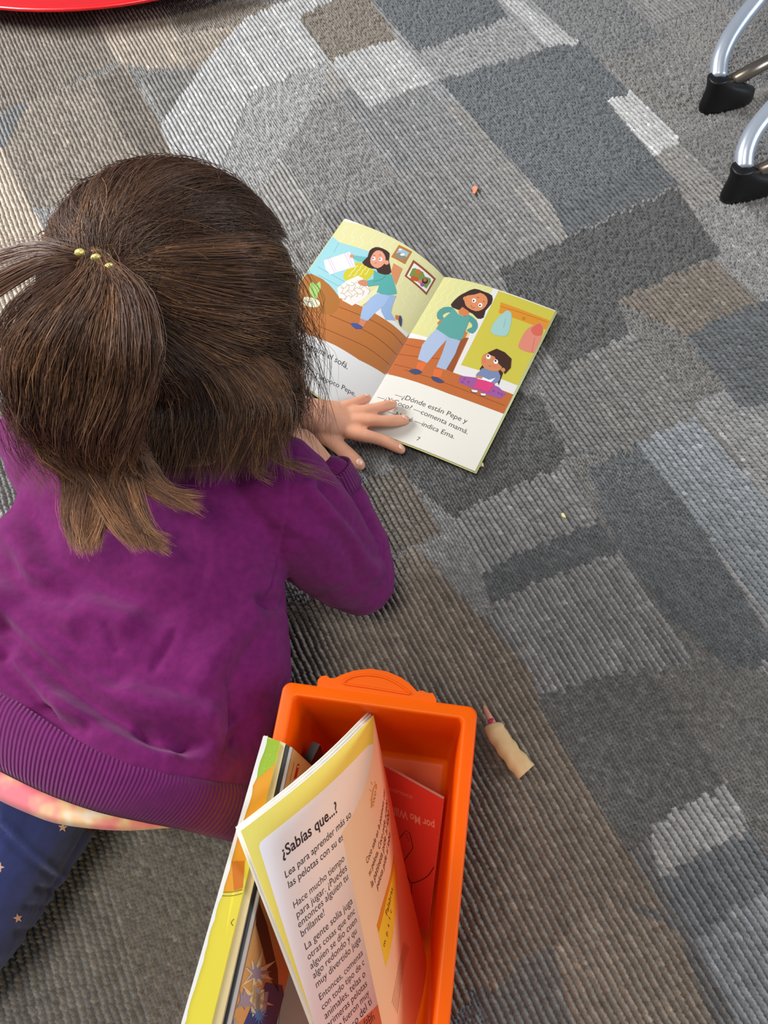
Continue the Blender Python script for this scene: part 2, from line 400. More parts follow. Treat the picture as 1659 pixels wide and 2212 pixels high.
    shift = (hr-.5)*.40*(.6+mix); fr2 = np.clip(fr+shift*np.sin(math.pi*fu)*np.sin(math.pi*fr), 0, 1)
    rib = np.clip(np.sin(math.pi*fr2), 0, 1)**.62
    loop = np.clip(np.sin(math.pi*fu), 0, 1)**.75
    h = .0056*rib*(1-mix*.35)+.0036*rib*(loop-.5)+mix*.0036*(hr-.5)*loop*rib+.0022*(hr-.5)*rib
    far = (X < -.65) | (X > .8) | (Y < -.23) | (Y > 1.51)
    h[far] = .0015
    hk = hsh(k, j, 6.); hl = hsh(k, 0*k, 8.)
    back = 1-.85*np.clip(1-np.minimum(fr, 1-fr)/.17, 0, 1)*(1-.35*mix)     # shade in the gaps between yarn rows, painted into the colour
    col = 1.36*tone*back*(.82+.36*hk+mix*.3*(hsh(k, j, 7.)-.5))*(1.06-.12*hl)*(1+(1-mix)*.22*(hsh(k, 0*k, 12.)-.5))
    col = col*np.where(hsh(k, j, 11.) > .95, 1.35, 1.)
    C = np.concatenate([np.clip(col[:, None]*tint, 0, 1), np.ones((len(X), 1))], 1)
    C[far, :3] = .15
    nx = len(xs); I = np.arange(len(X)).reshape(len(ys), nx)
    q = np.stack([I[:-1, :-1], I[:-1, 1:], I[1:, 1:], I[1:, :-1]], -1).reshape(-1, 4)
    me = fast_mesh(np.stack([X, Y, h-.0052], 1), q, 'floor')
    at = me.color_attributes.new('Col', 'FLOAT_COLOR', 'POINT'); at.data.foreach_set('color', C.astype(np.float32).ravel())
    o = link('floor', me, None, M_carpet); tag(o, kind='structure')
carpet()

# ------------------------------------------------------------------ open picture book on the floor
A0 = P(959, 598, .005); B0 = P(1200, 672, .007); D0 = P(764, 925, .005); E0 = P(745, 470, .012)
er = unit((B0-A0)*[1, 1, 0]); ed = unit((D0-A0)*[1, 1, 0]); el = unit((E0-A0)*[1, 1, 0])
WR = np.linalg.norm((B0-A0)[:2]); WL = np.linalg.norm((E0-A0)[:2]); HB = .247
def f_right(s, t):
    q = np.clip(s/WR, 0, 1.2); z = .0045+.0065*math.sin(math.pi*min(q, 1)**.75)+.0035*q
    return A0*[1, 1, 0]+er*s+ed*t+np.array([0, 0, z])
def f_left(s, t):
    q = np.clip(s/WL, 0, 1.2); z = .0045+.016*math.sin(math.pi*min(q, 1)**.78)+.006*q
    return A0*[1, 1, 0]+el*s+ed*t+np.array([0, 0, z])
SR = Surf(f_right, -1, (0, WR, 0, HB)); SL = Surf(f_left, 1, (0, WL, 0, HB))
book = bpy.data.objects.new('picture_book', None); COL.objects.link(book); book.location = (float(A0[0]), float(A0[1]), 0)
tag(book, 'open Spanish picture book lying on the carpet under a small hand', 'book')
def adopt(o, root):
    o.parent = root; o.matrix_parent_inverse = Matrix.Translation(-root.location); return o
def c6(*pts): return [(640+x/5.184, 480+y/5.184) for x, y in pts]
def c7(*pts): return [(860+x/4.608, 580+y/4.608) for x, y in pts]
def one(c, x, y): return c((x, y))[0]
INK = '4a4a4e'
# right page
pr = Print(SR); pr.sheet(0, WR, 0, HB, 60, 12, 'f1ece0', -.00008, 1.8)
pr.poly(c7((430, 60), (560, 60), (960, 195), (720, 660), (620, 730), (290, 700), (80, 655)), 'e0dc96', 1)
for off in range(0, 9):
    x = 400+off*62; y = 60+off*20
    pr.stroke(c7(*[(x-i*26-(18 if i % 2 else -14), y+i*52) for i in range(0, 11 if off < 5 else 4)]), 1.1, 'efecc4', 2)
pr.poly(c7((1000, 222), (1580, 430), (1190, 1165), (620, 960)), 'd2c64a', 1)
pr.poly(c7((950, 190), (1003, 215), (625, 962), (800, 1012), (1190, 1165), (1155, 1262), (545, 1035), (600, 890), (690, 700)), 'ebe7e2', 2)
pr.poly(c7((83, 690), (280, 712), (640, 700), (705, 690), (545, 1035), (1158, 1258), (1075, 1455), (500, 1245), (-150, 1040)), 'c46c36', 3)
pr.poly(c7((545, 1035), (600, 890), (700, 690), (650, 690), (470, 1000)), '9c5430', 4)
pr.poly(c7((83, 690), (110, 640), (295, 688), (280, 718)), 'efece8', 4)
for l in ([(50, 750), (220, 790), (330, 800)], [(-20, 850), (200, 880), (420, 900)], [(-60, 950), (150, 1000)], [(60, 1010), (300, 1080), (600, 1190), (1140, 1395)], [(560, 870), (640, 700)]):
    pr.stroke(c7(*l), 1.1, '8a4622', 4)
pr.poly(c7((1020, 335), (1530, 525), (1490, 615), (1000, 440), (1015, 390)), 'e0952c', 3)
pr.stroke(c7((1015, 375), (1250, 450), (1515, 545)), 1.2, 'b8741c', 4)
pr.disc(one(c7, 1250, 497), 3.6, 'c88020', 5)
pr.poly(c7((1090, 420), (1130, 460), (1110, 610), (1060, 675), (925, 640), (960, 530), (1050, 440)), 'a6cec8', 5, 3)
pr.stroke(c7((1070, 500), (1050, 590)), .9, '86b4b0', 6)
pr.poly(c7((1420, 545), (1440, 600), (1400, 790), (1345, 842), (1205, 795), (1215, 720), (1290, 600)), 'e38c76', 5, 3)
pr.poly(c7((1410, 548), (1440, 610), (1420, 668), (1350, 660), (1325, 600)), 'dc6a58', 6, 3)
pr.stroke(c7((1360, 690), (1330, 830)), .9, 'c46a5a', 6)
# woman, hands on hips
pr.poly(c7((525, 360), (600, 280), (670, 240), (760, 203), (850, 230), (935, 270), (930, 350), (870, 420), (850, 490), (790, 500), (740, 450), (660, 420), (610, 415), (555, 395)), '3f2b27', 6, 2)
pr.poly(c7((380, 605), (510, 640), (500, 690), (420, 780), (290, 942), (195, 905), (240, 760), (330, 650)), 'aebfd9', 5)
pr.poly(c7((460, 660), (618, 720), (570, 850), (475, 1012), (380, 982), (440, 840), (480, 720)), 'a9bad4', 6)
pr.poly(c7((195, 930), (290, 940), (235, 1035), (175, 1005)), 'e2723c', 5)
pr.poly(c7((358, 998), (448, 1012), (430, 1085), (342, 1078)), 'e2723c', 6)
pr.poly(c7((105, 1020), (180, 1000), (240, 1035), (170, 1058)), '474c70', 7, 3)
pr.poly(c7((333, 1075), (400, 1090), (460, 1130), (410, 1142), (345, 1112)), '474c70', 7, 3)
pr.poly(c7((425, 505), (462, 512), (405, 572), (388, 545)), 'd07a4a', 6)
pr.poly(c7((655, 612), (692, 640), (665, 695), (640, 690)), 'd07a4a', 6)
pr.poly(c7((540, 388), (450, 388), (390, 440), (392, 500), (425, 510), (460, 500), (440, 470), (480, 440), (540, 430)), '579a94', 8, 2)
pr.poly(c7((700, 460), (780, 520), (790, 590), (740, 650), (680, 615), (735, 585), (730, 550), (690, 510)), '579a94', 8, 2)
pr.poly(c7((540, 385), (595, 455), (650, 478), (695, 476), (712, 462), (700, 540), (630, 720), (510, 690), (378, 602), (440, 510), (520, 440)), '5ea49c', 9)
pr.poly(c7((600, 425), (640, 385), (705, 430), (695, 475), (650, 475), (605, 452)), 'd98250', 10)
pr.poly(c7((660, 300), (690, 270), (760, 262), (820, 245), (880, 285), (888, 350), (840, 410), (770, 428), (690, 390), (665, 350)), 'e08e5e', 11, 2)
pr.disc(one(c7, 666, 302), 4.5, 'dd8a5a', 11)
for x, y in ((755, 322), (818, 368)):
    pr.disc(one(c7, x, y), 4.6, 'ffffff', 12); pr.disc(one(c7, x-4, y+2), 2.0, '3a2620', 13)
pr.stroke(c7((725, 368), (740, 392), (765, 392)), 1.1, 'a04e34', 12); pr.stroke(c7((785, 288), (805, 295)), 1.1, '5a3020', 12); pr.stroke(c7((845, 325), (862, 338)), 1.1, '5a3020', 12)
pr.poly(c7((670, 275), (760, 262), (850, 235), (800, 215), (740, 215), (680, 245)), '3f2b27', 12)
# girl on a cushion
pr.poly(c7((620, 1068), (780, 1088), (1000, 1180), (1075, 1250), (1020, 1298), (900, 1262), (720, 1185), (598, 1135)), 'a25c9c', 5)
for x, y in ((660, 1100), (700, 1130), (1000, 1240), (950, 1220), (640, 1130), (1030, 1255)): pr.disc(one(c7, x, y), 2.6, '8f4a8c', 6)
pr.poly(c7((1005, 1000), (1045, 1040), (1020, 1110), (1000, 1165), (985, 1100)), '45291f', 6)
pr.poly(c7((840, 960), (870, 1000), (830, 1040), (812, 1000)), '45291f', 6)
pr.poly(c7((860, 988), (1000, 1030), (1012, 1110), (960, 1145), (880, 1112), (772, 1072), (815, 1020)), '7d8cb2', 7, 2)
pr.poly(c7((790, 1095), (890, 1110), (825, 1205), (752, 1190)), 'e0457e', 8)
pr.poly(c7((875, 1115), (965, 1150), (895, 1235), (822, 1215)), 'e0457e', 8)
pr.poly(c7((780, 1070), (850, 1085), (905, 1110), (970, 1090), (925, 1135), (870, 1118), (785, 1098)), 'f2f2f2', 9)
pr.poly(c7((775, 1068), (845, 1080), (830, 1100), (778, 1092)), 'd68a58', 10)
pr.poly(c7((850, 860), (905, 845), (985, 890), (1030, 960), (1015, 1012), (950, 1025), (860, 995), (828, 930)), 'd88c5c', 9, 2)
pr.poly(c7((888, 840), (980, 800), (1060, 835), (1128, 900), (1120, 990), (1060, 1055), (1035, 985), (990, 940), (960, 880), (915, 862)), '45291f', 10)
pr.disc(one(c7, 1045, 1012), 4.6, 'd88c5c', 11)
for x, y in ((898, 882), (972, 930)):
    pr.disc(one(c7, x, y), 5, 'ffffff', 11); pr.disc(one(c7, x-3, y-8), 2.2, '30201a', 12)
pr.disc(one(c7, 855, 918), 4, 'e57c58', 10); pr.disc(one(c7, 962, 970), 4, 'e57c58', 10)
pr.stroke(c7((900, 968), (925, 978)), 1, '9a5030', 11)
for q in ([(722, 1208), (790, 1215), (785, 1240), (740, 1232)], [(815, 1245), (872, 1248), (868, 1272), (825, 1265)]):
    pr.poly(c7(*q), 'f4eeee', 9); pr.stroke(c7(q[0], q[3], q[2]), 1.2, '3a2440', 10)
pr.text('—¿Dónde están Pepe y', (851, 856), (1007, 915), INK, 0)
pr.text('—¿Y Coco? —comenta mamá.', (813, 861), (1009, 938), INK, 0)
pr.text('—No sé —indica Ema.', (836, 893), (980, 948), INK, 0)
pr.text('7', (899, 951), (905, 953), INK, 0)
adopt(pr.build('page', M_print, None, .72), book)
# left page
pl = Print(SL); pl.sheet(0, WL, 0, HB, 70, 12, 'f3f0ea', -.00008, 1.8)
pl.poly(c6((480, -40), (800, -40), (1300, 200), (1800, 600), (1400, 1290), (1235, 1290), (900, 1000), (480, 820), (100, 520), (400, 160)), 'e6e0a6', 1)
for off in range(11):
    x = 560+off*105; y = 40+off*34
    pl.stroke(c6(*[(x-i*20-(24 if i % 2 else -20), y+i*62) for i in range(0, 4 if off < 6 else 12) if (x-i*20) < 1640-(y+i*62-610)*.59]), 1.2, 'f2efcc', 2)
pl.poly(c6((400, 155), (480, 225), (820, 330), (930, 600), (640, 800), (500, 860), (300, 720), (60, 570), (180, 430)), 'a3d7dd', 3)
pl.stroke(c6((480, 225), (420, 340)), 1, '86bfc8', 4); pl.stroke(c6((240, 500), (560, 680)), 1, '6fb0bd', 4); pl.stroke(c6((240, 590), (520, 740)), 1, '6fb0bd', 4)
pl.poly(c6((300, 640), (480, 835), (700, 925), (900, 1000), (1235, 1290), (1400, 1330), (1150, 1760), (990, 1705), (700, 1540), (430, 1375), (-150, 1170), (-60, 700)), 'c3783c', 4)
pl.poly(c6((470, 815), (560, 830), (760, 900), (930, 950), (1120, 1120), (1190, 1200), (1255, 1245), (1235, 1292), (1080, 1150), (880, 1022), (700, 930), (480, 850)), 'eeece8', 5)
for l in ([(480, 950), (720, 1045), (900, 1130), (1080, 1250), (1190, 1375)], [(370, 1040), (620, 1145), (850, 1260), (1000, 1370), (1125, 1485)], [(240, 1160), (500, 1270), (800, 1410), (1050, 1600)]):
    pl.stroke(c6(*l), 1.3, '86471f', 5)
pl.poly(c6((60, 560), (280, 630), (430, 770), (488, 890), (440, 1000), (350, 1032), (60, 960), (-80, 700)), 'b27232', 5, 2)
pl.poly(c6((150, 700), (190, 670), (220, 700), (265, 665), (275, 745), (240, 800), (240, 850), (190, 850), (150, 780)), 'a9cf72', 7, 2)
pl.poly(c6((80, 850), (150, 840), (260, 880), (255, 940), (200, 955), (90, 930)), 'eee8c8', 6, 2)
pl.poly(c6((308, 430), (600, 332), (640, 420), (662, 500), (380, 588), (330, 530)), 'f4f1f8', 6)
for a, b in (((350, 400), (430, 570)), ((375, 395), (450, 560)), ((540, 350), (615, 510)), ((570, 342), (640, 500))): pl.stroke(c6(a, b), .9, 'd0a8cc', 7)
pl.poly(c6((528, 600), (560, 540), (690, 445), (870, 540), (850, 590), (770, 655), (560, 655)), 'd6ca34', 5, 2)
for q in range(4): pl.stroke(c6(*[(580+q*62+i*22, 620-q*8-i*28+(8 if i % 2 else -8)) for i in range(6)]), 1.4, 'f2eec0', 6, 0)
pl.poly(c6((690, 905), (920, 715), (935, 810), (740, 950)), 'efe9b8', 6); pl.stroke(c6((735, 945), (850, 850)), 1.6, 'd9a520', 7)
pl.poly(c6((458, 740), (560, 660), (690, 600), (780, 650), (832, 790), (740, 870), (625, 937), (520, 880), (470, 810)), 'f2ece4', 7)
for q in range(5): pl.stroke(c6(*[(500+q*66+i*14+(16 if i % 2 else -16), 700-q*16+i*44) for i in range(5)]), 1.1, 'cbb39c', 8)
for q in range(3): pl.stroke(c6(*[(490+i*46, 745+q*60-i*14+(12 if i % 2 else -12)) for i in range(7)]), 1.1, 'cbb39c', 8)
pl.poly(c6((1090, 460), (1190, 520), (1115, 705), (1060, 560)), 'dc9264', 5)
pl.poly(c6((1150, 255), (1297, 330), (1217, 472), (1063, 390)), 'c27e34', 5)
pl.poly(c6((1157, 287), (1266, 342), (1205, 442), (1095, 385)), 'a3c4d4', 6)
pl.poly(c6((1118, 350), (1165, 340), (1235, 395), (1205, 442), (1095, 385)), '9a8a7c', 7)
pl.disc(one(c6, 1165, 310), 4, 'f2f2f2', 8, asp=.5); pl.disc(one(c6, 1190, 365), 5.5, 'f2f2f2', 8, asp=.5)
pl.poly(c6((1310, 422), (1563, 635), (1457, 818), (1213, 605)), '9a5530', 5)
pl.poly(c6((1318, 458), (1537, 642), (1455, 785), (1238, 603)), 'f4f2ee', 6)
pl.poly(c6((1300, 520), (1330, 515), (1420, 560), (1440, 610), (1500, 630), (1508, 665), (1455, 745), (1265, 600)), '7f9a48', 7)
for x, y, r, c in ((1362, 560, 6.5, 'd4733c'), (1310, 630, 6, 'cf5f2c'), (1345, 640, 5, 'cf5f2c'), (1385, 665, 4.5, 'd88a70'), (1440, 660, 6.5, '3c2420'), (1440, 650, 4, 'cc6c50'), (1410, 700, 4.5, '9a5aa0')):
    pl.disc(one(c6, x, y), r, c, 8+(r < 5))
# woman carrying cushions
pl.poly(c6((900, 800), (1050, 820), (990, 930), (900, 1000), (800, 1108), (713, 1080), (740, 960), (830, 850)), 'a9c2e6', 8)
pl.poly(c6((960, 815), (1118, 822), (1080, 920), (1058, 1010), (1108, 1105), (1000, 1095), (950, 1000), (950, 900)), '9cb8e0', 7)
pl.poly(c6((720, 1078), (790, 1105), (755, 1175), (695, 1150)), 'd98a66', 8); pl.poly(c6((605, 1135), (690, 1138), (745, 1185), (665, 1197)), '4d5a9c', 9, 2)
pl.poly(c6((1110, 1040), (1168, 1050), (1155, 1100), (1108, 1085)), 'd97a4c', 8); pl.poly(c6((1160, 1042), (1185, 1090), (1172, 1178), (1143, 1105)), '46506e', 9, 2)
pl.poly(c6((645, 372), (830, 400), (800, 450), (690, 440), (640, 410)), '74bcbc', 5); pl.disc(one(c6, 622, 382), 4.5, 'e0987a', 7)
pl.poly(c6((870, 540), (950, 585), (1065, 585), (1100, 690), (1125, 802), (1020, 820), (900, 790), (930, 705), (800, 722), (785, 660), (865, 640)), '5fb2aa', 9)
pl.stroke(c6((860, 668), (960, 640), (1000, 600)), .9, '468f8a', 10)
pl.poly(c6((700, 660), (760, 645), (800, 670), (795, 715), (740, 715), (695, 690)), 'd2906a', 10, 2)
pl.poly(c6((738, 455), (800, 390), (822, 320), (890, 281), (970, 298), (1045, 350), (1035, 430), (1062, 560), (1000, 592), (915, 565), (895, 525), (840, 520), (790, 500)), '442f28', 10, 2)
pl.poly(c6((850, 370), (895, 322), (960, 330), (1000, 400), (985, 470), (915, 520), (845, 485), (828, 430)), 'e9a284', 11, 2)
pl.disc(one(c6, 1012, 455), 5, 'e9a284', 11)
for x, y in ((868, 412), (945, 420)):
    pl.disc(one(c6, x, y), 4, 'ffffff', 12); pl.disc(one(c6, x-8, y-2), 1.6, '503028', 13)
pl.stroke(c6((875, 465), (900, 460)), 1, 'b05a48', 12); pl.stroke(c6((862, 378), (885, 375)), 1, '70402c', 12); pl.stroke(c6((930, 368), (950, 375)), 1, '70402c', 12)
pl.text('examina el sofá.', (650, 746), (750, 798), INK, 0, flip=-1)
pl.text('Tampoco Pepe.', (678, 814), (767, 857), INK, 0, flip=-1)
adopt(pl.build('page', M_print, None, .74), book)
# leaves under the top pages, and the cover
for i, (nm, sf, w) in enumerate((('page_block', SR, WR), ('page_block', SL, WL))):
    g = sheet_slab(sf, 0, w, 0, HB, 26, 3, -.0002, -.0022); adopt(link(nm, g.mesh(), None, M_paper), book)
M_cover = new_mat('book_cover', 'cfd08a', .4, .4); vary(M_cover, 'cfd08a', .06, 30)
for sf, w in ((SR, WR), (SL, WL)):
    g = sheet_slab(sf, 0, w+.0022, -.001, HB+.0012, 26, 3, -.0025, -.0031); adopt(link('cover', g.mesh(), None, M_cover), book)

# ------------------------------------------------------------------ orange book bin
bz = .19
FL = P(612, 1470, bz); FR = P(1033, 1527, bz); eb = unit(FR-FL); sb = np.array([eb[1], -eb[0], 0]); BW = np.linalg.norm(FR-FL); BL = .30
def rrect(ins, z, r=.0065, k=6):
    r = max(r-ins*.3, .004); out = []
    for cx, cy, a0 in ((ins+r, ins+r, math.pi), (BW-ins-r, ins+r, 1.5*math.pi), (BW-ins-r, BL-ins-r, 0), (ins+r, BL-ins-r, .5*math.pi)):
        for i in range(k+1):
            a = a0+i*math.pi/2/k; x = cx+r*math.cos(a); y = cy+r*math.sin(a)
            out.append((FL+eb*x+sb*y)*[1, 1, 0]+np.array([0, 0, z]))
    return out
binr = bpy.data.objects.new('book_bin', None); COL.objects.link(binr); binr.location = tuple(float(x) for x in (FL+eb*BW/2+sb*BL/2)*[1, 1, 0])
tag(binr, 'bright orange plastic book bin holding thin paperbacks, on the carpet beside the child', 'storage bin')
g = Geo(); g.ring_loft([rrect(.012, .0005), rrect(.011, .003), rrect(.0095, .165), rrect(.0092, .168), rrect(.0002, .170), rrect(0, .1715), rrect(0, .187), rrect(.0006, .1893), rrect(.002, .19), rrect(.0072, .19), rrect(.0085, .1905), rrect(.0095, .1895), rrect(.0102, .187), rrect(.0115, .12), rrect(.0128, .008), rrect(.0145, .0045), rrect(.02, .004)])
adopt(link('bin_body', g.mesh(), None, M_orange), binr)
def c2(*pts): return [(380+x/2.0738, 1420+y/2.0738) for x, y in pts]
tab = c2((632, 138), (635, 100), (650, 84), (672, 80), (690, 92), (712, 92), (745, 76), (800, 58), (870, 50), (945, 62), (1010, 90), (1055, 125), (1080, 152), (1105, 148), (1130, 160), (1150, 158), (1166, 185), (1168, 222))
def tabgeo(px, z0, z1):
    g = Geo(); n = len(px); a = [P(x, y, bz)*[1, 1, 0]+np.array([0, 0, z0]) for x, y in px]; b = [p*[1, 1, 0]+np.array([0, 0, z1]) for p in a]
    g.ring_loft([a, b]); return g
g = tabgeo(tab, bz-.0042, bz-.0004)
h = adopt(link('handle', g.mesh(), None, M_orange, smooth=False), binr)
ring = c2(*spline([(752, 112), (770, 96), (810, 82), (870, 79), (940, 92), (1000, 122), (1045, 155), (1040, 163), (960, 150), (850, 132), (765, 120)], 44, True))
g = Geo(); pts = [P(x, y, bz)+np.array([0, 0, -.0002]) for x, y in ring]; pts.append(pts[0]); g.tube(pts, .0009, 6, False)
adopt(link('handle_ridge', g.mesh(), None, M_orange), binr)

# ------------------------------------------------------------------ books standing in the bin
def bilerp_surf(a, b, c, d, bow=0., bowdir=None, sign=1):
    """a top-left, b top-right, c bottom-right, d bottom-left; s along a-b and t along a-d, both in metres"""
    w = np.linalg.norm(b-a); hh = np.linalg.norm(d-a)
    def f(s, t):
        u = s/w; v = t/hh; p = (a*(1-u)+b*u)*(1-v)+(d*(1-u)+c*u)*v
        if bow: p = p+bowdir*bow*math.sin(math.pi*np.clip(u, 0, 1))
        return p
    return Surf(f, sign, (0, w, 0, hh)), w, hh
# open reader standing in front
Aa = P(520, 1795, .24); Cc = P(807, 1545, .17); Ee = P(702, 2270, .155); Cb = P(912, 2050, .035)
nrmw = unit(np.cross(Cc-Aa, Ee-Aa));
if nrmw[2] < 0: nrmw = -nrmw
reader = bpy.data.objects.new('reader_booklet', None); COL.objects.link(reader); reader.location = tuple(map(float, Cb*[1, 1, 1]))
tag(reader, 'open paperback with yellow-bordered text page and bent beige back cover, in front of the bin', 'book')
SW, ww, hw = bilerp_surf(Aa, Cc, Cb, Ee, .006, nrmw, -1)
if SW.nrm(.05, .05)@nrmw < 0: SW.sign *= -1
pw = Print(SW); pw.sheet(0, ww, 0, hw, 16, 16, 'e9e06c')
pw.poly(c2((372, 850), (378, 828), (400, 808), (860, 395), (905, 380), (1010, 1000), (1300, 1500), (1000, 1990), (680, 1900), (600, 1642)), 'eef4ff', 1)
def wt(t, a, b, **k): pw.text(t, one(c2, *a), one(c2, *b), '2e2c3c', 3, **k)
wt('¿Sabías que...?', (478, 902), (728, 688), bold=.018, shear=.15)
for t, a, b in (('Lea para aprender más so', (492, 990), (786, 712)), ('las pelotas con su es', (506, 1036), (752, 812))): wt(t, a, b, shear=.2, bold=.004)
for t, a, b in (('Hace mucho tiempo', (530, 1126), (756, 908)), ('para jugar. ¿Puedes', (542, 1170), (768, 950)), ('entonces alguien tu', (552, 1212), (774, 990)), ('brillante!', (564, 1254), (670, 1150)),
        ('La gente solía juga', (582, 1312), (792, 1100)), ('otras cosas que enc', (594, 1356), (804, 1143)), ('alguien se dio cuen', (606, 1398), (812, 1184)), ('algo redondo y qu', (618, 1440), (812, 1232)), ('muy divertido juga', (630, 1482), (828, 1270)),
        ('Entonces, comenza', (646, 1538), (838, 1330)), ('con todo tipo de c', (658, 1580), (846, 1372)), ('animales, telas o', (670, 1622), (850, 1425)), ('primeras pelotas', (680, 1664), (858, 1468)), ('pero fueron muy', (692, 1706), (868, 1508)),
        ('El paso del ti', (740, 1730), (880, 1545)), ('de la fabr', (790, 1722), (886, 1604)), ('a un', (850, 1668), (892, 1618))):
    wt(t, a, b, shear=.2)
adopt(pw.build('page', M_print), reader)
for k in range(3):
    g = sheet_slab(SW, -.0012*(k % 2), ww, -.0008*k, hw+.001*k, 10, 8, -.0006-.0018*k, -.0014-.0018*k); adopt(link('page_block', g.mesh(), None, M_paper), reader)
# bent back cover
top = spline([P(807, 1545, .17), P(806, 1610, .195), P(791, 1690, .222), P(764, 1755, .240), P(738, 1800, .252)], 30)
seg = np.concatenate([[0], np.cumsum(np.linalg.norm(np.diff(top, axis=0), axis=1))]); wb = seg[-1]
bot = spline([Cb, P(922, 2075, .06), P(916, 2135, .11), P(892, 2230, .16), P(850, 2330, .185)], 30)
def f_cov(s, t):
    s_ = wb-s; u = np.clip(s_/wb, -.05, 1.05)*29; i = int(np.clip(u, 0, 28)); q = u-i
    a = top[i]*(1-q)+top[i+1]*q; b = bot[i]*(1-q)+bot[i+1]*q; v = t/hw
    return a*(1-v)+b*v
SC = Surf(f_cov, 1, (0, wb, 0, hw))
cdir = np.array([0, 0, CAM_H])-f_cov(.04, .1)
if SC.nrm(.04, .1)@cdir < 0: SC.sign = -1
pc = Print(SC); pc.sheet(0, wb, 0, hw, 30, 14, 'f2b484')
def c8(*pts): return [(740+x/3.6154, 1600+y/3.6144) for x, y in pts]
def ct(t, a, b, col='5a2a1c', **k): pc.text(t, one(c8, *a), one(c8, *b), col, 3, **k)
ct('Coco sale en la patineta con', (192, 965), (330, 400), shear=.15); ct('su pelota. Coco pide al lobo', (210, 1062), (350, 480), shear=.15)
ct('la patineta pide al lobo', (230, 1152), (362, 565), shear=.15); ct('pelota pide al lobo', (272, 1165), (372, 735), shear=.15)
pc.poly(c8((266, 1440), (300, 1310), (340, 1170), (400, 880), (425, 1000), (420, 1300), (380, 1600), (336, 1770), (300, 1600)), 'f0b22c', 1)
pc.poly(c8((266, 1440), (300, 1310), (340, 1170), (400, 880), (404, 960), (345, 1230), (280, 1500)), 'e07c18', 2)
ct('Palabras', (348, 1370), (392, 1160)); ct('m  p  s  l  c', (328, 1612), (384, 1330))
pc.stroke(c8((225, 525), (228, 450), (240, 380), (262, 340), (262, 380)), 2.6, 'e08428', 2)
for a, b in (((212, 460), (225, 465)), ((210, 380), (224, 395)), ((222, 320), (232, 345)), ((252, 318), (254, 335))): pc.stroke(c8(a, b), 1.4, 'e08428', 2)
ct('COCO', (238, 520), (262, 410), 'a05a28')
for i in range(5): pc.stroke(c8((385+i*10, 2050+i*20), (430+i*10, 1800), (480+i*9, 1570+i*10)), .8, 'b06a40', 2)
adopt(pc.build('back_cover', M_print), reader)

def slab(name, label, tl0, tr0, tl1, tr1, drop, mat_, cat='book', depth=None):
    """book standing spine up: four spine corners (far left, far right, near left, near right) and the way down"""
    r = bpy.data.objects.new(name, None); COL.objects.link(r)
    tl0, tr0, tl1, tr1 = (np.asarray(q) for q in (tl0, tr0, tl1, tr1)); drop = np.asarray(drop)
    r.location = tuple(map(float, (tl0+tr1)/2+drop)); tag(r, label, cat, None)
    ac = unit(tr0-tl0); th = .0011
    g = Geo(); ins = ac*th*1.05
    g.hexa([tl0+drop+ins, tr0+drop-ins, tr1+drop-ins, tl1+drop+ins], [tl0+ins+drop*.02, tr0-ins+drop*.02, tr1-ins+drop*.02, tl1+ins+drop*.02])
    adopt(link('page_block', g.mesh(), None, M_paper, smooth=False), r)
    g = Geo(); w = unit(tl1-tl0)*.0015
    g.hexa([tl0+drop*1.01-w, tl0+ac*th+drop*1.01-w, tl1+ac*th+drop*1.01+w, tl1+drop*1.01+w], [tl0-w, tl0+ac*th-w, tl1+ac*th+w, tl1+w])
    g.hexa([tr0-ac*th+drop*1.01-w, tr0+drop*1.01-w, tr1+drop*1.01+w, tr1-ac*th+drop*1.01+w], [tr0-ac*th-w, tr0-w, tr1+w, tr1-ac*th+w])
    up = -unit(drop)*.0004
    g.hexa([tl0-w+drop*.012, tr0-w+drop*.012, tr1+w+drop*.012, tl1+w+drop*.012], [tl0-w+up, tr0-w+up, tr1+w+up, tl1+w+up])
    adopt(link('cover', g.mesh(), None, mat_, smooth=False), r)
    return r
def cmat(n, c, a=.05):
    m = new_mat(n, c, .38, .4); vary(m, c, a, 40); return m
# yellow book with worn white edge
tl0, tr0, tl1, tr1 = P(570, 1594, .212), P(602, 1607, .207), P(372, 2290, .235), P(436, 2290, .228)
dropv = P(640, 1700, .02)-P(585, 1600, .21)
yb = slab('picture_book', 'yellow and orange paperback with a worn white edge, leftmost in the orange bin', tl0, tr0, tl1, tr1, dropv*.9, cmat('yellow_cover', 'efdc3c'))
SY, wy, hy = bilerp_surf(tl0, tl1, tr1, tr0, .0); cy = P(500, 1950, .5)-P(500, 1950, .2)
if SY.nrm(.1, .005)@cy < 0: SY.sign *= -1
py_ = Print(SY)
py_.s.clamp = (-.002, wy+.001, -.001, hy+.0004)
py_.sheet(-.0015, wy, -.0006, hy+.0002, 30, 3, 'f0de40', .0005)
py_.poly([(560, 1590), (610, 1600), (596, 1650), (577, 1664), (558, 1680), (548, 1690)], 'a4c62a', 14)
py_.poly([(548, 1668), (577, 1664), (596, 1648), (600, 1700), (560, 1790), (525, 1870), (522, 1922), (470, 1930), (500, 1800)], 'f0a31c', 13)
py_.poly([(500, 1860), (528, 1860), (524, 1918), (505, 1924)], 'd8780a', 14)
for yy in (1924, 1932): py_.stroke([(474, yy+3), (500, yy+3), (523, yy-2)], 1.2, '3a2a10', 15)
py_.stroke([(505, 1985), (499, 1993), (503, 2000)], 1.2, '3a2a10', 15)
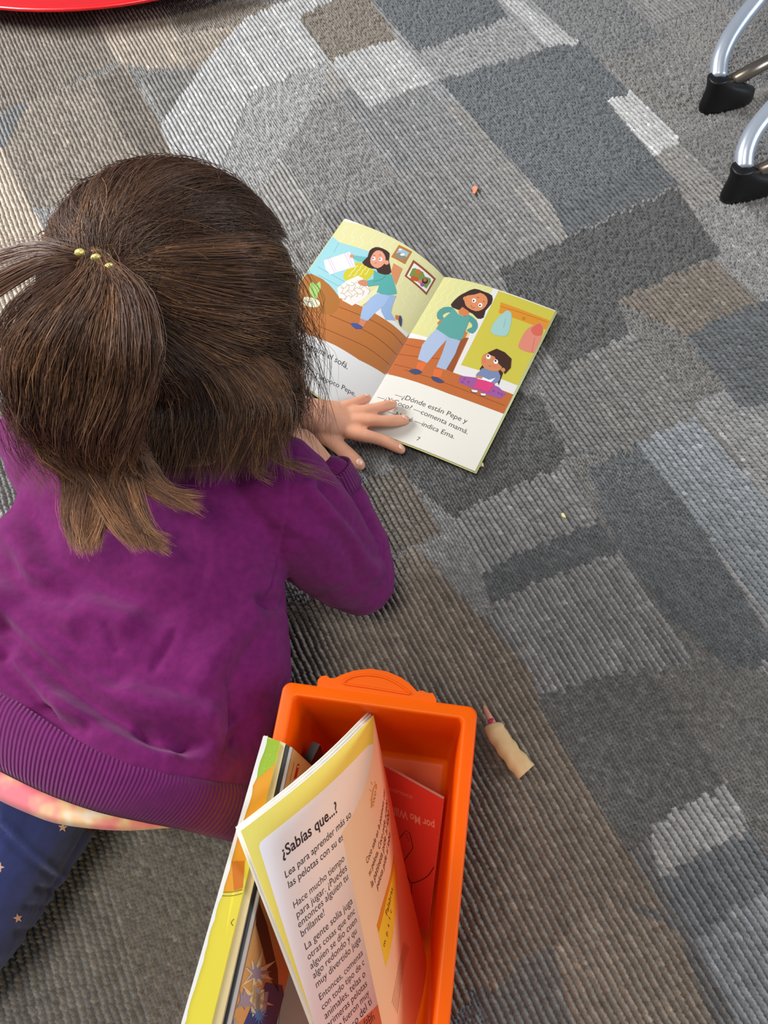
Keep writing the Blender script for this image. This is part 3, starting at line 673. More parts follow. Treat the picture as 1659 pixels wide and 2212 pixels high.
# worn paper along the outer edge
jag = [(568+(-1 if i % 2 else 1)*1.5-i*(.262*22), 1594+i*22) for i in range(33)]
def leftline(y): return float(np.interp(y, [1594, 2290], [570, 372]))
L_ = [(leftline(y)-4, y) for y in np.arange(1590, 2290, 18)]; R_ = [(leftline(y)+(7 if y < 1800 else 4.5)+rng.uniform(-2.2, 2.2), y) for y in np.arange(1590, 2290, 18)]
py_.poly(L_+R_[::-1], 'f7f5ee', 17)
for _ in range(26):
    yy = rng.uniform(1612, 1665); xx = np.interp(yy, [1612, 1665], [575, 566])+rng.uniform(0, 20); py_.disc((xx, yy), rng.uniform(.5, 1.0), 'dde87a', 16, 5)
adopt(py_.build('spine', M_print, None, .85), yb)
# cream and grey thin books
slab('paperback_book', 'cream-spined thin paperback squeezed beside the yellow book in the bin', P(604, 1606, .198), P(616, 1611, .197), P(440, 2290, .222), P(461, 2290, .220), dropv*.85, cmat('cream_cover', 'e2cf9c'))
slab('paperback_book', 'thin paperback with torn black spine, right of the cream one in the bin', P(617, 1613, .196), P(624, 1616, .194), P(462, 2290, .215), P(471, 2290, .214), dropv*.8, cmat('black_cover', '1c1a1a', .3))
slab('paperback_book', 'thin grey-white paperback between the black-spined and tan books in the bin', P(625, 1617, .192), P(631, 1620, .190), P(472, 2290, .212), P(482, 2290, .211), dropv*.8, cmat('grey_cover', 'b9b0a8', .1))
# tan book whose face shows
ta, tb = P(632, 1621, .186), P(484, 2290, .208); td = P(740, 1720, .03)-ta
tanb = slab('storybook', 'tan storybook with blue and cream starburst art, half hidden behind the open reader', P(628, 1619, .187), ta, P(479, 2290, .2085), tb, td, cmat('tan_cover', 'dba965'))
ST, wt_, ht_ = bilerp_surf(ta, tb, tb+td, ta+td)
if ST.nrm(.1, .05)@(np.array([0, 0, CAM_H])-ta) < 0: ST.sign *= -1
pt = Print(ST); pt.sheet(0, wt_, 0, ht_, 10, 8, 'dcaa66', .0002)
def c3(*pts): return [(380+x/6.1115, 1850+y/6.1105) for x, y in pts]
def c1(*pts): return [(500+x/4.1475, 1500+y/4.1475) for x, y in pts]
pt.poly(c1((588, 622), (606, 624), (580, 745), (553, 760)), 'c81e14', 8); pt.poly(c1((590, 640), (598, 641), (594, 656), (585, 655)), 'f4ece0', 9)
pt.text('www.scho', one(c1, 562, 608), one(c1, 522, 778), '5a4028', 9)
pt.poly(c3((1180, 1660), (1400, 1700), (1500, 2300), (850, 2300), (980, 2000), (1100, 1880)), '1d4f86', 7)
pt.poly(c3((1020, 560), (1100, 620), (1200, 900), (1340, 1500), (1350, 1800), (1230, 1600), (1130, 1200), (1050, 900), (1000, 760)), '4a3224', 7)
def burst(c, R1, R2, n, col, layer, rot=0., conv=c3):
    px = []
    for i in range(2*n):
        a = rot+math.pi*i/n; r = (R1*(1+.35*math.sin(i*2.3)) if i % 2 == 0 else R2); px.append((c[0]+r*math.cos(a), c[1]+1.25*r*math.sin(a)))
    pt.poly(conv(*px), col, layer)
burst((1060, 1540), 230, 80, 8, 'f0dfa4', 9, .3); burst((1060, 1540), 160, 55, 7, 'a39ea4', 10, .8)
burst((1040, 1900), 210, 70, 7, 'f0dfa4', 9, 1.1); burst((900, 1900), 160, 60, 6, 'a39ea4', 10, .5); burst((1090, 2100), 120, 40, 11, '3f93c8', 11); burst((740, 2180), 100, 20, 9, '7aa9c0', 10)
for w_ in range(4): pt.poly(c3((1000+w_*55, 1700+w_*30), (1050+w_*55, 1690+w_*30), (1060+w_*40, 2050), (1000+w_*40, 2120)), ('f2e2aa', 'b5afb4')[w_ % 2], 9)
adopt(pt.build('front_cover', M_print), tanb)
# teal book and dark card
ka, kb = P(640, 1905, .105), P(585, 2330, .12); kd = P(760, 1985, .02)-ka
slab('paperback_book', 'pale teal paperback low in the bin under the open reader', P(633, 1903, .105), ka, P(578, 2330, .12), kb, kd, cmat('teal_cover', '9fc4bc'))
slab('pocket_book', 'small dark brown book against the far wall of the orange bin', P(672, 1606, .125), P(690, 1612, .125), P(655, 1640, .125), P(673, 1646, .125), (P(705, 1700, .01)-P(672, 1606, .125))*[1, 1, .9], cmat('dark_cover', '2a1a14', .2))
# book lying against the right wall, bin's red bounce painted into its cover
ra, rb, rc, rd = P(826, 1652, .075), P(958, 1726, .075), P(925, 2010, .02), P(800, 1960, .02)
redb = bpy.data.objects.new('storybook', None); COL.objects.link(redb); redb.location = tuple(map(float, (rc+rd)/2))
tag(redb, 'red-lit storybook leaning at the bottom of the orange bin, right of the reader', 'book')
SRD, wr_, hr_ = bilerp_surf(ra, rb, rc, rd)
if SRD.nrm(.03, .05)[2] < 0: SRD.sign *= -1
SRD.clamp = None
prd = Print(SRD); prd.sheet(0, wr_, 0, hr_, 8, 8, 'e23420')
prd.text('por Mo Willems', one(c8, 718, 640), one(c8, 300, 480), 'f08c70', 2, bold=.02, tall=1.25)
prd.text('SCHOLASTIC', one(c8, 545, 430), one(c8, 350, 355), 'f08c70', 2)
prd.stroke(c8((440, 770), (495, 700), (525, 720), (552, 835), (470, 950)), 1.6, '301010', 3, 0)
for x, y in ((500, 735), (508, 755), (516, 775)): prd.disc(one(c8, x, y), 1.3, '301010', 4)
prd.stroke(c8((715, 985), (660, 1060), (570, 1105), (530, 1100), (485, 1010)), 2.0, '301010', 3, 6); prd.stroke(c8((540, 1110), (536, 1260)), 1.6, '301010', 3)
adopt(prd.build('front_cover', M_print), redb)
g = sheet_slab(SRD, 0, wr_, 0, hr_, 3, 3, -.0003, -.004); adopt(link('page_block', g.mesh(), None, M_paper, smooth=False), redb)

# ------------------------------------------------------------------ the child
def pth(*q): return [P(*a) for a in q]
HC = P(388, 640, .28)
fdir = unit([.80, .16, -.52]); ldir = unit(np.cross([-.1, -.05, 1.], fdir)); udir = np.cross(fdir, ldir)
g = Geo()
g.ellipsoid(HC, [fdir*.082, ldir*.070, udir*.088], 32)
g.ellipsoid(HC+fdir*.035-udir*.040, [fdir*.046, ldir*.050, udir*.050], 24)        # jaw and cheeks
g.ellipsoid(HC+fdir*.062-udir*.078, [fdir*.018, ldir*.020, udir*.014], 16)        # chin
g.ellipsoid(HC+fdir*.085-udir*.030, [fdir*.016, ldir*.011, udir*.014], 16)        # nose
g.tube([HC+fdir*.078-udir*.002, HC+fdir*.088-udir*.026], [.006, .008], 10)
g.tube([HC+fdir*.074-udir*.058+ldir*.016, HC+fdir*.080-udir*.056, HC+fdir*.074-udir*.058-ldir*.016], [.004, .0065, .004], 10)   # lips
for sgn in (-1, 1):
    ec = HC+ldir*sgn*.072-udir*.018
    g.ellipsoid(ec, [unit(fdir-udir*.1)*.016, ldir*.006, udir*.025], 16); g.ellipsoid(ec+fdir*.006, [fdir*.010, ldir*.008, udir*.016], 12)
    g.tube([HC+fdir*.077+ldir*sgn*.014+udir*.012, HC+fdir*.070+ldir*sgn*.042+udir*.010], [.006, .006], 8)    # brow
g.tube([HC-udir*.05-fdir*.01, P(440, 900, .225), P(430, 975, .19)], [.043, .036, .042], 20)
# trunk
g.tube(pth((400, 1040, .165), (330, 1200, .155), (270, 1400, .15), (215, 1560, .14)), [.042, .046, .048, .050], 20)
g.tube(pth((150, 1040, .15), (350, 1000, .165), (560, 1070, .155)), [.03, .034, .028], 18)
# right arm (elbow on the carpet, forearm under the chin)
g.tube(pth((590, 1080, .150), (690, 1180, .095), (770, 1245, .045)), [.032, .027, .023], 16)
g.tube(pth((770, 1245, .042), (735, 1120, .075), (690, 1010, .115), (650, 960, .140)), [.023, .021, .016, .015], 16)
# right hand against the cheek: palm and five curled fingers
rp = P(640, 948, .148); hx = unit(P(600, 900, .19)-rp); hy_ = unit(np.cross(hx, [0, 0, 1.])); hz = np.cross(hx, hy_)
g.ellipsoid(rp+hx*.022, [hx*.028, hy_*.024, hz*.011], 16)
for i, (o, L) in enumerate(((-.017, .030), (-.006, .036), (.006, .034), (.017, .027))):
    b = rp+hx*.042+hy_*o; g.tube([b, b+hx*L*.5+hz*.004, b+hx*L*.75-hz*.008], [.0068, .006, .005], 10)
b = rp+hx*.012-hy_*.02; g.tube([b, b+hx*.014-hy_*.014, b+hx*.030-hy_*.016], [.0085, .0072, .0058], 10)
# left arm: out of sight under the head, the forearm comes through beside the book
g.tube(pth((130, 1020, .15), (110, 900, .10), (210, 850, .045)), [.036, .028, .024], 16)
g.tube(pth((210, 850, .040), (400, 862, .042), (560, 876, .048), (640, 888, .046)), [.026, .028, .024, .0195], 16)
# left hand
wristp = P(650, 891, .043)
g.tube([P(625, 887, .046), wristp, P(685, 905, .037)], [.0195, .0182, .0168], 16)
hp = [(700, 897, .033), (735, 905, .027)]
def flat(pts, wd, th, up=(0, 0, 1.)):
    pts = [np.asarray(p) for p in pts]; up = np.asarray(up)
    rings = []
    for i, p in enumerate(pts):
        t = unit(pts[min(i+1, len(pts)-1)]-pts[max(i-1, 0)]); a = unit(np.cross(t, up)); b = np.cross(a, t)
        rings.append([p+a*wd[i]*math.cos(q)+b*th[i]*math.sin(q) for q in np.linspace(0, 2*math.pi, 20, endpoint=False)])
    g.ring_loft(rings)
flat(pth((648, 887, .042), (680, 897, .037), (715, 903, .031), (755, 905, .025), (790, 905, .020)), [.018, .0205, .0225, .0215, .0165], [.014, .0135, .012, .0105, .007])
FINGERS = {
    'little': ([(722, 886, .026), (750, 876, .030), (775, 867, .028), (794, 860, .0215)], [.0062, .0058, .0052, .0044]),
    'ring': ([(742, 895, .026), (785, 888, .031), (822, 880, .027), (848, 873, .0185)], [.0070, .0064, .0058, .0050]),
    'middle': ([(745, 906, .026), (795, 908, .030), (835, 910, .025), (874, 907, .0165)], [.0072, .0066, .0060, .0052]),
    'index': ([(735, 925, .024), (785, 940, .026), (828, 952, .018), (866, 971, .008)], [.0078, .0070, .0060, .0050]),
    'thumb': ([(680, 922, .028), (715, 950, .022), (750, 980, .014), (777, 1004, .008)], [.0100, .0086, .0074, .0060])}
for nm, (pp, rr) in FINGERS.items():
    sp = spline([P(*q) for q in pp], 12); rs = 1.13*np.interp(np.linspace(0, 1, 12), np.linspace(0, 1, 4), rr)
    rs = rs*(1+.05*np.sin(np.linspace(0, 3*math.pi, 12)))
    g.tube(sp, rs, 14)
# pelvis, legs folded under, feet
g.ellipsoid(P(150, 1580, .10), [np.array([.080, -.02, 0]), np.array([.02, .06, 0]), np.array([0, 0, .060])], 24)
g.tube(pth((90, 1640, .09), (-100, 1980, .085), (-230, 2170, .065)), [.05, .048, .04], 16)
g.tube(pth((-230, 2170, .05), (-60, 1970, .05), (120, 1760, .045), (165, 1740, .045)), [.040, .036, .026, .024], 16)
g.tube(pth((165, 1745, .045), (205, 1740, .035), (250, 1690, .022)), [.022, .019, .014], 12)
for i in range(5): g.tube(pth((242+i*6, 1680+i*9, .02), (262+i*6, 1668+i*9, .012)), [.007-.0006*abs(i-2), .0055], 8)
g.tube(pth((60, 1560, .09), (-250, 1560, .075), (-420, 1640, .055)), [.05, .046, .038], 16)
g.tube(pth((-420, 1640, .05), (-250, 1720, .045), (-120, 1720, .035)), [.038, .03, .022], 14)
g.tube(pth((-120, 1720, .035), (-60, 1700, .02)), [.02, .012], 12)
person = remesh(g, .0016, 7, 'person')
po = link('person', person, None, M_skin)
tag(po, 'small child with brown ponytail, purple sweatshirt and starry navy leggings, bent over a book', 'person')
bvh = BVHTree.FromObject(po, bpy.context.evaluated_depsgraph_get())
for nm, off in (('thumb', .0), ('index', 0), ('middle', 0), ('ring', 0), ('little', 0)):
    pp, rr = FINGERS[nm]; a = P(*pp[-1]); b = P(*pp[-2]); d = unit(a-b); c = a+d*rr[-1]*.2
    hit = bvh.ray_cast(Vector(c+np.array([0, 0, .03])), Vector((0, 0, -1)))
    if hit[0] is None: continue
    n = unit(np.array(hit[1])+d*.25); sd = unit(np.cross(d, n)); gg = Geo()
    gg.ellipsoid(np.array(hit[0])-n*.0004, [unit(d-n*(d@n))*rr[-1]*.72, sd*rr[-1]*.66, n*.0010], 16)
    link('fingernail', gg.mesh(), po, M_nail)
M_eye = new_mat('eye', 'e8e4e0', .2); M_iris = new_mat('brown_iris', '3a2216', .2)
for sgn in (-1, 1):
    gg = Geo(); c = HC+fdir*.066+ldir*sgn*.026-udir*.004; gg.ellipsoid(c, [fdir*.0115, ldir*.0115, udir*.0095], 18)
    n1 = len(gg.f); gg.ellipsoid(c+fdir*.0085, [fdir*.0034, ldir*.005, udir*.005], 12)
    me = gg.mesh(); e = link('eye', me, po, [M_eye, M_iris])
    for i, pl_ in enumerate(me.polygons): pl_.material_index = int(i >= n1)

# ---- sweatshirt
def ring_lr(L, R, zc, th, n=48, tilt=None, sq=.9):
    l = P(*L, zc); r = P(*R, zc); c = (l+r)/2; a = (l-r)/2; ax = unit(np.cross(a, [0, 0, 1])); b = np.array([0, 0, th])
    out = []
    for i in range(n):
        q = 2*math.pi*i/n; cq, sq_ = math.cos(q), math.sin(q)
        out.append(c+a*np.sign(cq)*abs(cq)**sq+b*np.sign(sq_)*abs(sq_)**sq)
    return out
def ring_tb(topl, botl, n=48):
    a = spline([P(*q) for q in topl], n//2+1)[:-1]; b = spline([P(*q) for q in botl], n//2+1)[:-1]; return list(a)+list(b)
HT_T = [(-170, 1370, .13), (-60, 1450, .185), (60, 1530, .212), (190, 1612, .222), (330, 1662, .218), (450, 1688, .198), (548, 1700, .150)]
HT_B = [(548, 1700, .150), (545, 1690, .09), (440, 1640, .045), (200, 1560, .035), (-60, 1450, .05), (-170, 1370, .13)]
HB_T = [(-230, 1530, .12), (-100, 1610, .168), (0, 1662, .188), (100, 1710, .198), (205, 1748, .204), (300, 1770, .202), (405, 1791, .186), (512, 1818, .135)]
HB_B = [(512, 1818, .135), (505, 1790, .07), (400, 1730, .03), (150, 1650, .025), (-100, 1560, .035), (-230, 1530, .12)]
g = Geo()
g.ring_loft([ring_lr((330, 925), (570, 930), .205, .040), ring_lr((225, 962), (615, 975), .180, .050), ring_lr((110, 985), (655, 1010), .166, .054), ring_lr((70, 1030), (655, 1050), .158, .060), ring_lr((38, 1110), (640, 1120), .152, .068),
             ring_lr((-5, 1230), (612, 1250), .148, .074), ring_lr((-60, 1340), (622, 1350), .142, .078), ring_lr((-110, 1420), (628, 1445), .136, .082), ring_lr((-150, 1450), (605, 1560), .132, .084), ring_tb(HT_T, HT_B), [a_*.72+b_*.28 for a_, b_ in zip(ring_tb(HT_T, HT_B), ring_tb(HB_T, HB_B))]])
# right sleeve
g.tube(pth((600, 1060, .168), (640, 1115, .150), (700, 1180, .108), (752, 1236, .066), (775, 1250, .052)), [.048, .049, .045, .038, .034], 24)
g.tube(pth((775, 1250, .050), (765, 1180, .064), (735, 1095, .088), (712, 1045, .106)), [.036, .034, .029, .025], 24)
# left sleeve, under the hair
g.tube(pth((150, 1030, .155), (100, 960, .125), (110, 890, .09), (190, 850, .045)), [.046, .042, .038, .034], 20)
g.tube(pth((190, 850, .045), (330, 855, .05), (470, 868, .052), (530, 872, .052)), [.034, .034, .031, .029], 20)
sw = remesh(g, .0022, 8, 'sweatshirt')
co = get_co(sw); no = get_no(sw); px = Q(co)
def c4(*pts): return [(x/1.929, 900+y/1.9287) for x, y in pts]
vis = np.clip(no[:, 2]*1.6+.25, 0, 1)
disp = np.zeros(len(co))
def crease(line, amp, w, conv=c4):
    global disp
    d = seg_dist(px, spline(conv(*line) if conv else line, 24)); big = abs(amp) > .0028; disp += vis*amp*(2.3 if big else 1.1)*np.exp(-(d/(w*(1.75 if big else 1.15)))**2)
mm = .001
crease([(0, 870), (140, 1000), (300, 1130), (400, 1205), (600, 1310), (760, 1345)], -7*mm, 17)
crease([(60, 1010), (200, 1150), (330, 1240), (520, 1350), (700, 1400)], 4.5*mm, 22)
crease([(0, 800), (200, 960), (420, 1120), (640, 1220), (860, 1260)], 4.5*mm, 24)
crease([(80, 790), (240, 910), (350, 1020), (480, 1100)], -4*mm, 16)
crease([(110, 400), (190, 560), (300, 640), (420, 710), (560, 760), (680, 800)], -4.5*mm, 20)
crease([(60, 480), (160, 660), (320, 760), (520, 830)], 3.5*mm, 22)
crease([(20, 620), (90, 700), (270, 745)], -5*mm, 17); crease([(0, 740), (120, 800), (280, 860)], 3*mm, 18)
crease([(170, 1225), (260, 1280), (360, 1300)], -4*mm, 10); crease([(190, 1180), (290, 1215), (360, 1270)], 3*mm, 12)
crease([(0, 1000), (90, 1110), (180, 1200)], -6*mm, 14); crease([(590, 1310), (680, 1370), (850, 1350)], -3*mm, 9)
crease([(450, 870), (485, 970)], -2*mm, 8); crease([(730, 890), (690, 970), (640, 1050)], -2.2*mm, 9); crease([(850, 640), (800, 760)], -1.5*mm, 12)
crease([(1060, 800), (990, 900), (880, 1010), (850, 1080)], 3*mm, 20); crease([(1070, 960), (1010, 1060), (1000, 1200), (1010, 1340)], -4*mm, 18)
crease([(1020, 1240), (1050, 1300), (990, 1370)], -2.5*mm, 9); crease([(980, 1300), (1060, 1240)], 2*mm, 9)
crease([(1100, 765), (1200, 785), (1330, 770)], -5*mm, 10)
crease([(1340, 290), (1420, 380), (1500, 470), (1570, 580)], -4*mm, 9); crease([(1300, 300), (1400, 430), (1500, 540), (1560, 640)], 3*mm, 13)
crease([(1350, 740), (1440, 720), (1540, 640)], -2.5*mm, 9); crease([(1180, 440), (1300, 500), (1400, 600)], 2*mm, 18); crease([(1480, 790), (1580, 700), (1600, 600)], -2*mm, 8)
crease([(1380, 460), (1460, 560), (1480, 650)], -2.5*mm, 10)
# stitched seams
for l in ([(1222, 150), (1210, 250), (1190, 420), (1160, 600), (1125, 762)], [(965, 1010), (942, 1080), (980, 1230), (962, 1360), (860, 1520)]):
    crease(l, -1.8*mm, 3.2); crease([(x-8, y) for x, y in l], .7*mm, 3.5)
disp += vis*.0022*vnoise(co*np.array([22, 30, 22]), 3, 2)+.0004*vnoise(co*150, 5)
set_co(sw, co+no*disp[:, None])
swo = link('sweatshirt', sw, po, M_purple)
sub = swo.modifiers.new('smooth', 'SMOOTH'); sub.iterations = 2; sub.factor = .4
def uv_loft(rings, name, mat_, parent, thick=.002):
    n = len(rings[0]); m = len(rings); vs = [p for r in rings for p in r]
    fs = [(k*n+i, k*n+(i+1) % n, (k+1)*n+(i+1) % n, (k+1)*n+i) for k in range(m-1) for i in range(n)]
    me = mesh_of(vs, fs, name); uv = me.uv_layers.new(name='UVMap')
    j = 0
    for k in range(m-1):
        for i in range(n):
            for (a, b) in ((i, k), (i+1, k), (i+1, k+1), (i, k+1)):
                uv.data[j].uv = (a/n, b/(m-1)); j += 1
    o = link(name, me, parent, mat_); s = o.modifiers.new('thickness', 'SOLIDIFY'); s.thickness = thick; s.offset = 0; return o
def blend(r0, r1, k, bulge, n=192):
    a = spline(r0, n, True); b = spline(r1, n, True); c = a.mean(0)
    out = []
    for t in np.linspace(0, 1, k):
        r = a*(1-t)+b*t; d = r-r.mean(0); d /= np.linalg.norm(d, axis=1)[:, None]
        out.append(list(r+d*bulge*math.sin(math.pi*t)**.6))
    return out
uv_loft(blend(ring_tb(HT_T, HT_B), ring_tb(HB_T, HB_B), 9, .007), 'waistband', M_rib, swo, .003)
# cuffs
def cuff(a, b, ra_, rb_):
    t = unit(b-a); x = unit(np.cross(t, [0, 0, 1.])); y = np.cross(t, x)
    mk = lambda c, r: [c+r*(x*math.cos(q)+y*math.sin(q)) for q in np.linspace(0, 2*math.pi, 48, endpoint=False)]
    uv_loft([mk(a+(b-a)*k, ra_+(rb_-ra_)*k) for k in np.linspace(0, 1, 5)], 'cuff', M_cuff, swo, .0028)
cuff(P(722, 1058, .100), P(704, 1015, .118), .0265, .0235)
cuff(P(515, 872, .052), P(560, 877, .050), .029, .026)
uv_loft(blend(ring_tb([(300, 945, .205), (380, 925, .232), (450, 920, .240), (530, 925, .232), (590, 950, .200)], [(590, 950, .2), (600, 960, .17), (520, 990, .15), (400, 990, .15), (320, 975, .17), (300, 945, .205)]),
              ring_tb([(325, 930, .215), (390, 912, .238), (450, 906, .246), (520, 912, .238), (565, 935, .212)], [(565, 935, .212), (570, 950, .18), (510, 975, .17), (420, 975, .165), (345, 960, .18), (325, 930, .215)]), 5, .001), 'collar', M_rib, swo, .003)
# undershirt hem
US_T = [(-210, 1520, .12), (-80, 1590, .165), (0, 1640, .180), (100, 1690, .190), (205, 1725, .194), (300, 1745, .190), (400, 1765, .175), (495, 1795, .13)]
US_L = [(-215, 1600, .12), (-80, 1685, .158), (0, 1728, .172), (62, 1756, .178), (125, 1778, .182), (215, 1790, .184), (285, 1792, .180), (376, 1786, .168), (480, 1780, .12)]
uv_loft(blend(ring_tb(US_T, [(495, 1795, .13), (490, 1780, .07), (380, 1720, .04), (130, 1640, .035), (-100, 1550, .045), (-210, 1520, .12)]), ring_tb(US_L, [(480, 1780, .12), (470, 1765, .07), (360, 1710, .045), (120, 1650, .04), (-100, 1590, .05), (-215, 1600, .12)]), 5, .001), 'undershirt', M_pink, po, .0016)

# ---- leggings
g = Geo()
g.ellipsoid(P(150, 1580, .10), [np.array([.086, -.02, 0]), np.array([.02, .066, 0]), np.array([0, 0, .066])], 28)
g.tube(pth((90, 1640, .09), (-100, 1980, .085), (-230, 2170, .065)), [.058, .054, .046], 20)
g.tube(pth((-230, 2170, .052), (-110, 2040, .056), (0, 1895, .058), (75, 1795, .055), (112, 1742, .053)), [.047, .046, .045, .0445, .044], 24, False)
g.tube(pth((60, 1560, .09), (-250, 1560, .075), (-420, 1640, .055)), [.058, .052, .044], 20)
g.tube(pth((-420, 1640, .05), (-250, 1720, .045), (-150, 1720, .04)), [.044, .036, .030], 16, False)
lg = remesh(g, .0022, 5, 'leggings'); co = get_co(lg); no = get_no(lg); px = Q(co); disp = .0014*vnoise(co*45, 11)
def lc(line, amp, w):
    global disp
    disp += amp*np.exp(-(seg_dist(px, spline(line, 16))/w)**2)
lc([(0, 1770), (60, 1830), (110, 1875), (150, 1900)], .0022, 9); lc([(-10, 1785), (50, 1845), (110, 1890)], -.0022, 8)
lc([(85, 1920), (120, 1925), (150, 1922)], -.003, 7); lc([(60, 1960), (110, 1955), (140, 1940)], -.002, 7); lc([(40, 2015), (95, 2005)], -.0025, 8)
set_co(lg, co+no*disp[:, None])
lgo = link('leggings', lg, po, [M_navy, M_star])
lb = BVHTree.FromObject(lgo, bpy.context.evaluated_depsgraph_get())
sv = []; sf = []
for cx, cy_, r, rot in ((135, 1787, 11, .1), (166, 1852, 9, .5), (-2, 1873, 12, .3), (38, 1983, 11, -.2), (24, 2086, 10, .7), (-60, 1960, 11, .2), (-50, 2100, 11, .9), (70, 1835, 0, 0), (-90, 1800, 11, .2)):
    if r == 0: continue
    base = len(sv); ok = True; tmp = []
    for i in range(11):
        if i == 10: x, y = cx, cy_
        else:
            a = rot-math.pi/2+i*math.pi/5; rr_ = r if i % 2 == 0 else r*.42; x, y = cx+rr_*math.cos(a)*(.8 if cx > 150 or cx == 24 else 1), cy_+rr_*math.sin(a)
        o_ = np.array([0, 0, CAM_H]); d_ = P(x, y, 0)-o_; h_ = lb.ray_cast(Vector(o_), Vector(d_))
        if h_[0] is None: ok = False; break
        tmp.append(np.array(h_[0])+np.array(h_[1])*.0004)
    if not ok: continue
    sv += tmp; sf += [(base+i, base+(i+1) % 10, base+10) for i in range(10)]
# the star print goes into the leggings' own mesh
nv = len(lg.vertices); V0 = get_co(lg); F0 = [tuple(p.vertices) for p in lg.polygons]
me2 = mesh_of(list(V0)+sv, F0+[tuple(i+nv for i in q) for q in sf], 'leggings'); me2.materials.append(M_navy); me2.materials.append(M_star)
mi = np.zeros(len(me2.polygons), np.int32); mi[len(F0):] = 1; me2.polygons.foreach_set('material_index', mi); me2.polygons.foreach_set('use_smooth', np.ones(len(mi), bool)); lgo.data = me2

# ---- hair
def tube_strands(paths, radii, colors, name, parent, tips=0.):
    """paths (N,K,3): thin three-sided tubes, one colour a strand"""
    Np, K, _ = paths.shape
    T = np.gradient(paths, axis=1); T /= np.linalg.norm(T, axis=2, keepdims=True)+1e-12
    up = np.tile(np.array([.23, .31, .92]), (Np, K, 1)); a = np.cross(T, up); a /= np.linalg.norm(a, axis=2, keepdims=True)+1e-9; b = np.cross(T, a)
    prof = radii[:, None]*np.interp(np.linspace(0, 1, K), [0, .1, .75, 1], [.8, 1, .9, .25])[None]
    ang = [0, 2.094, 4.189]
    V = np.stack([paths+prof[..., None]*(a*math.cos(q)+b*math.sin(q)) for q in ang], 2).reshape(-1, 3)
    base = (np.arange(Np)[:, None]*K+np.arange(K-1)[None])*3; F = []
    for i in range(3):
        j = (i+1) % 3; F.append(np.stack([base+i, base+j, base+3+j, base+3+i], -1).reshape(-1, 4))
    F = np.concatenate(F); me = fast_mesh(V, F, name)
    g_ = (1+tips*np.linspace(0, 1, K)**2.5)[None, :, None, None]; C = np.clip(colors[:, None, None, :]*g_*np.ones((1, 1, 3, 1)), 0, 1)
    C = np.concatenate([C, np.ones(C.shape[:3]+(1,))], 3).reshape(-1, 4).astype(np.float32)
    return me, C, V, F
def strand_colors(n, clump=None):
    dark = lin('30221b')[:3]; mid = lin('624636')[:3]; gold = lin('b08054')[:3]
    r = rng.random(n); 
    if clump is not None: r = .45*r+.55*clump
    c = np.where(r[:, None] < .55, dark+(mid-dark)*(r[:, None]/.55), mid+(gold-mid)*((r[:, None]-.55)/.45)**1.5)
    return c
def ray_sphere(x, y, c, R):
    o = np.array([0, 0, CAM_H]); d = unit(P(x, y, 0)-o); oc = o-c; b = oc@d; q = b*b-(oc@oc-R*R)
    return o+d*(-b-math.sqrt(max(q, 0)))
HR = .094
TIE = ray_sphere(214, 572, HC, HR+.006); tdir = unit(TIE-HC)
def slerp(a, b, t):
    w = np.arccos(np.clip((a*b).sum(-1), -.999, .999))[..., None]; return (np.sin((1-t)*w)*a+np.sin(t*w)*b)/np.sin(w)
A_head = np.array([fdir*.100, ldir*.092, udir*.098])       # hair volume half axes
def on_head(d, k=1.):
    """d (...,3) directions -> point on the hair volume"""
    M_ = np.stack([fdir/.100, ldir/.092, udir/.098]); q = np.linalg.norm(d@M_.T, axis=-1, keepdims=True); return HC+d/q*k
NG = 420; KS = 18
gd = rng.normal(size=(6000, 3)); gd /= np.linalg.norm(gd, axis=1)[:, None]
keep = (gd@fdir < .62) & (gd@(-udir) < .80) & (gd@tdir < .92)
gd = gd[keep][:NG]; NG = len(gd)
gro = rng.random(NG); gcol = rng.random(NG)
NS = 30000; gi = rng.integers(0, NG, NS)
rd_ = gd[gi]+rng.normal(size=(NS, 3))*.055; rd_ /= np.linalg.norm(rd_, axis=1)[:, None]
tt = np.linspace(0, 1, KS)[None, :, None]
tgt = tdir+rng.normal(size=(NS, 3))*.045; tgt /= np.linalg.norm(tgt, axis=1)[:, None]
D = slerp(rd_[:, None, :], tgt[:, None, :], tt)
side = np.cross(rd_, tgt); side /= np.linalg.norm(side, axis=1)[:, None]+1e-9
wob = (.085*np.sin(gro[gi]*9+4)[:, None]*np.sin(math.pi*tt[..., 0])+.04*np.sin(gro[gi, None]*60+tt[..., 0]*7)+.012*np.sin(rng.random((NS, 1))*6.28+tt[..., 0]*9))
D = D+side[:, None, :]*wob[..., None]; D /= np.linalg.norm(D, axis=2, keepdims=True)
rad = .965+.035*np.sin(gro[gi]*40)[:, None]*np.sin(math.pi*tt[..., 0])+.03*rng.random((NS, 1))+.045*np.sin(math.pi*tt[..., 0])*(rng.random((NS, 1)) > .93)*rng.random((NS, 1))
head = on_head(D, rad[..., None])
allp = [head]; allc = [strand_colors(NS, gcol[gi])]; allr = [rng.uniform(.00012, .00028, NS)]
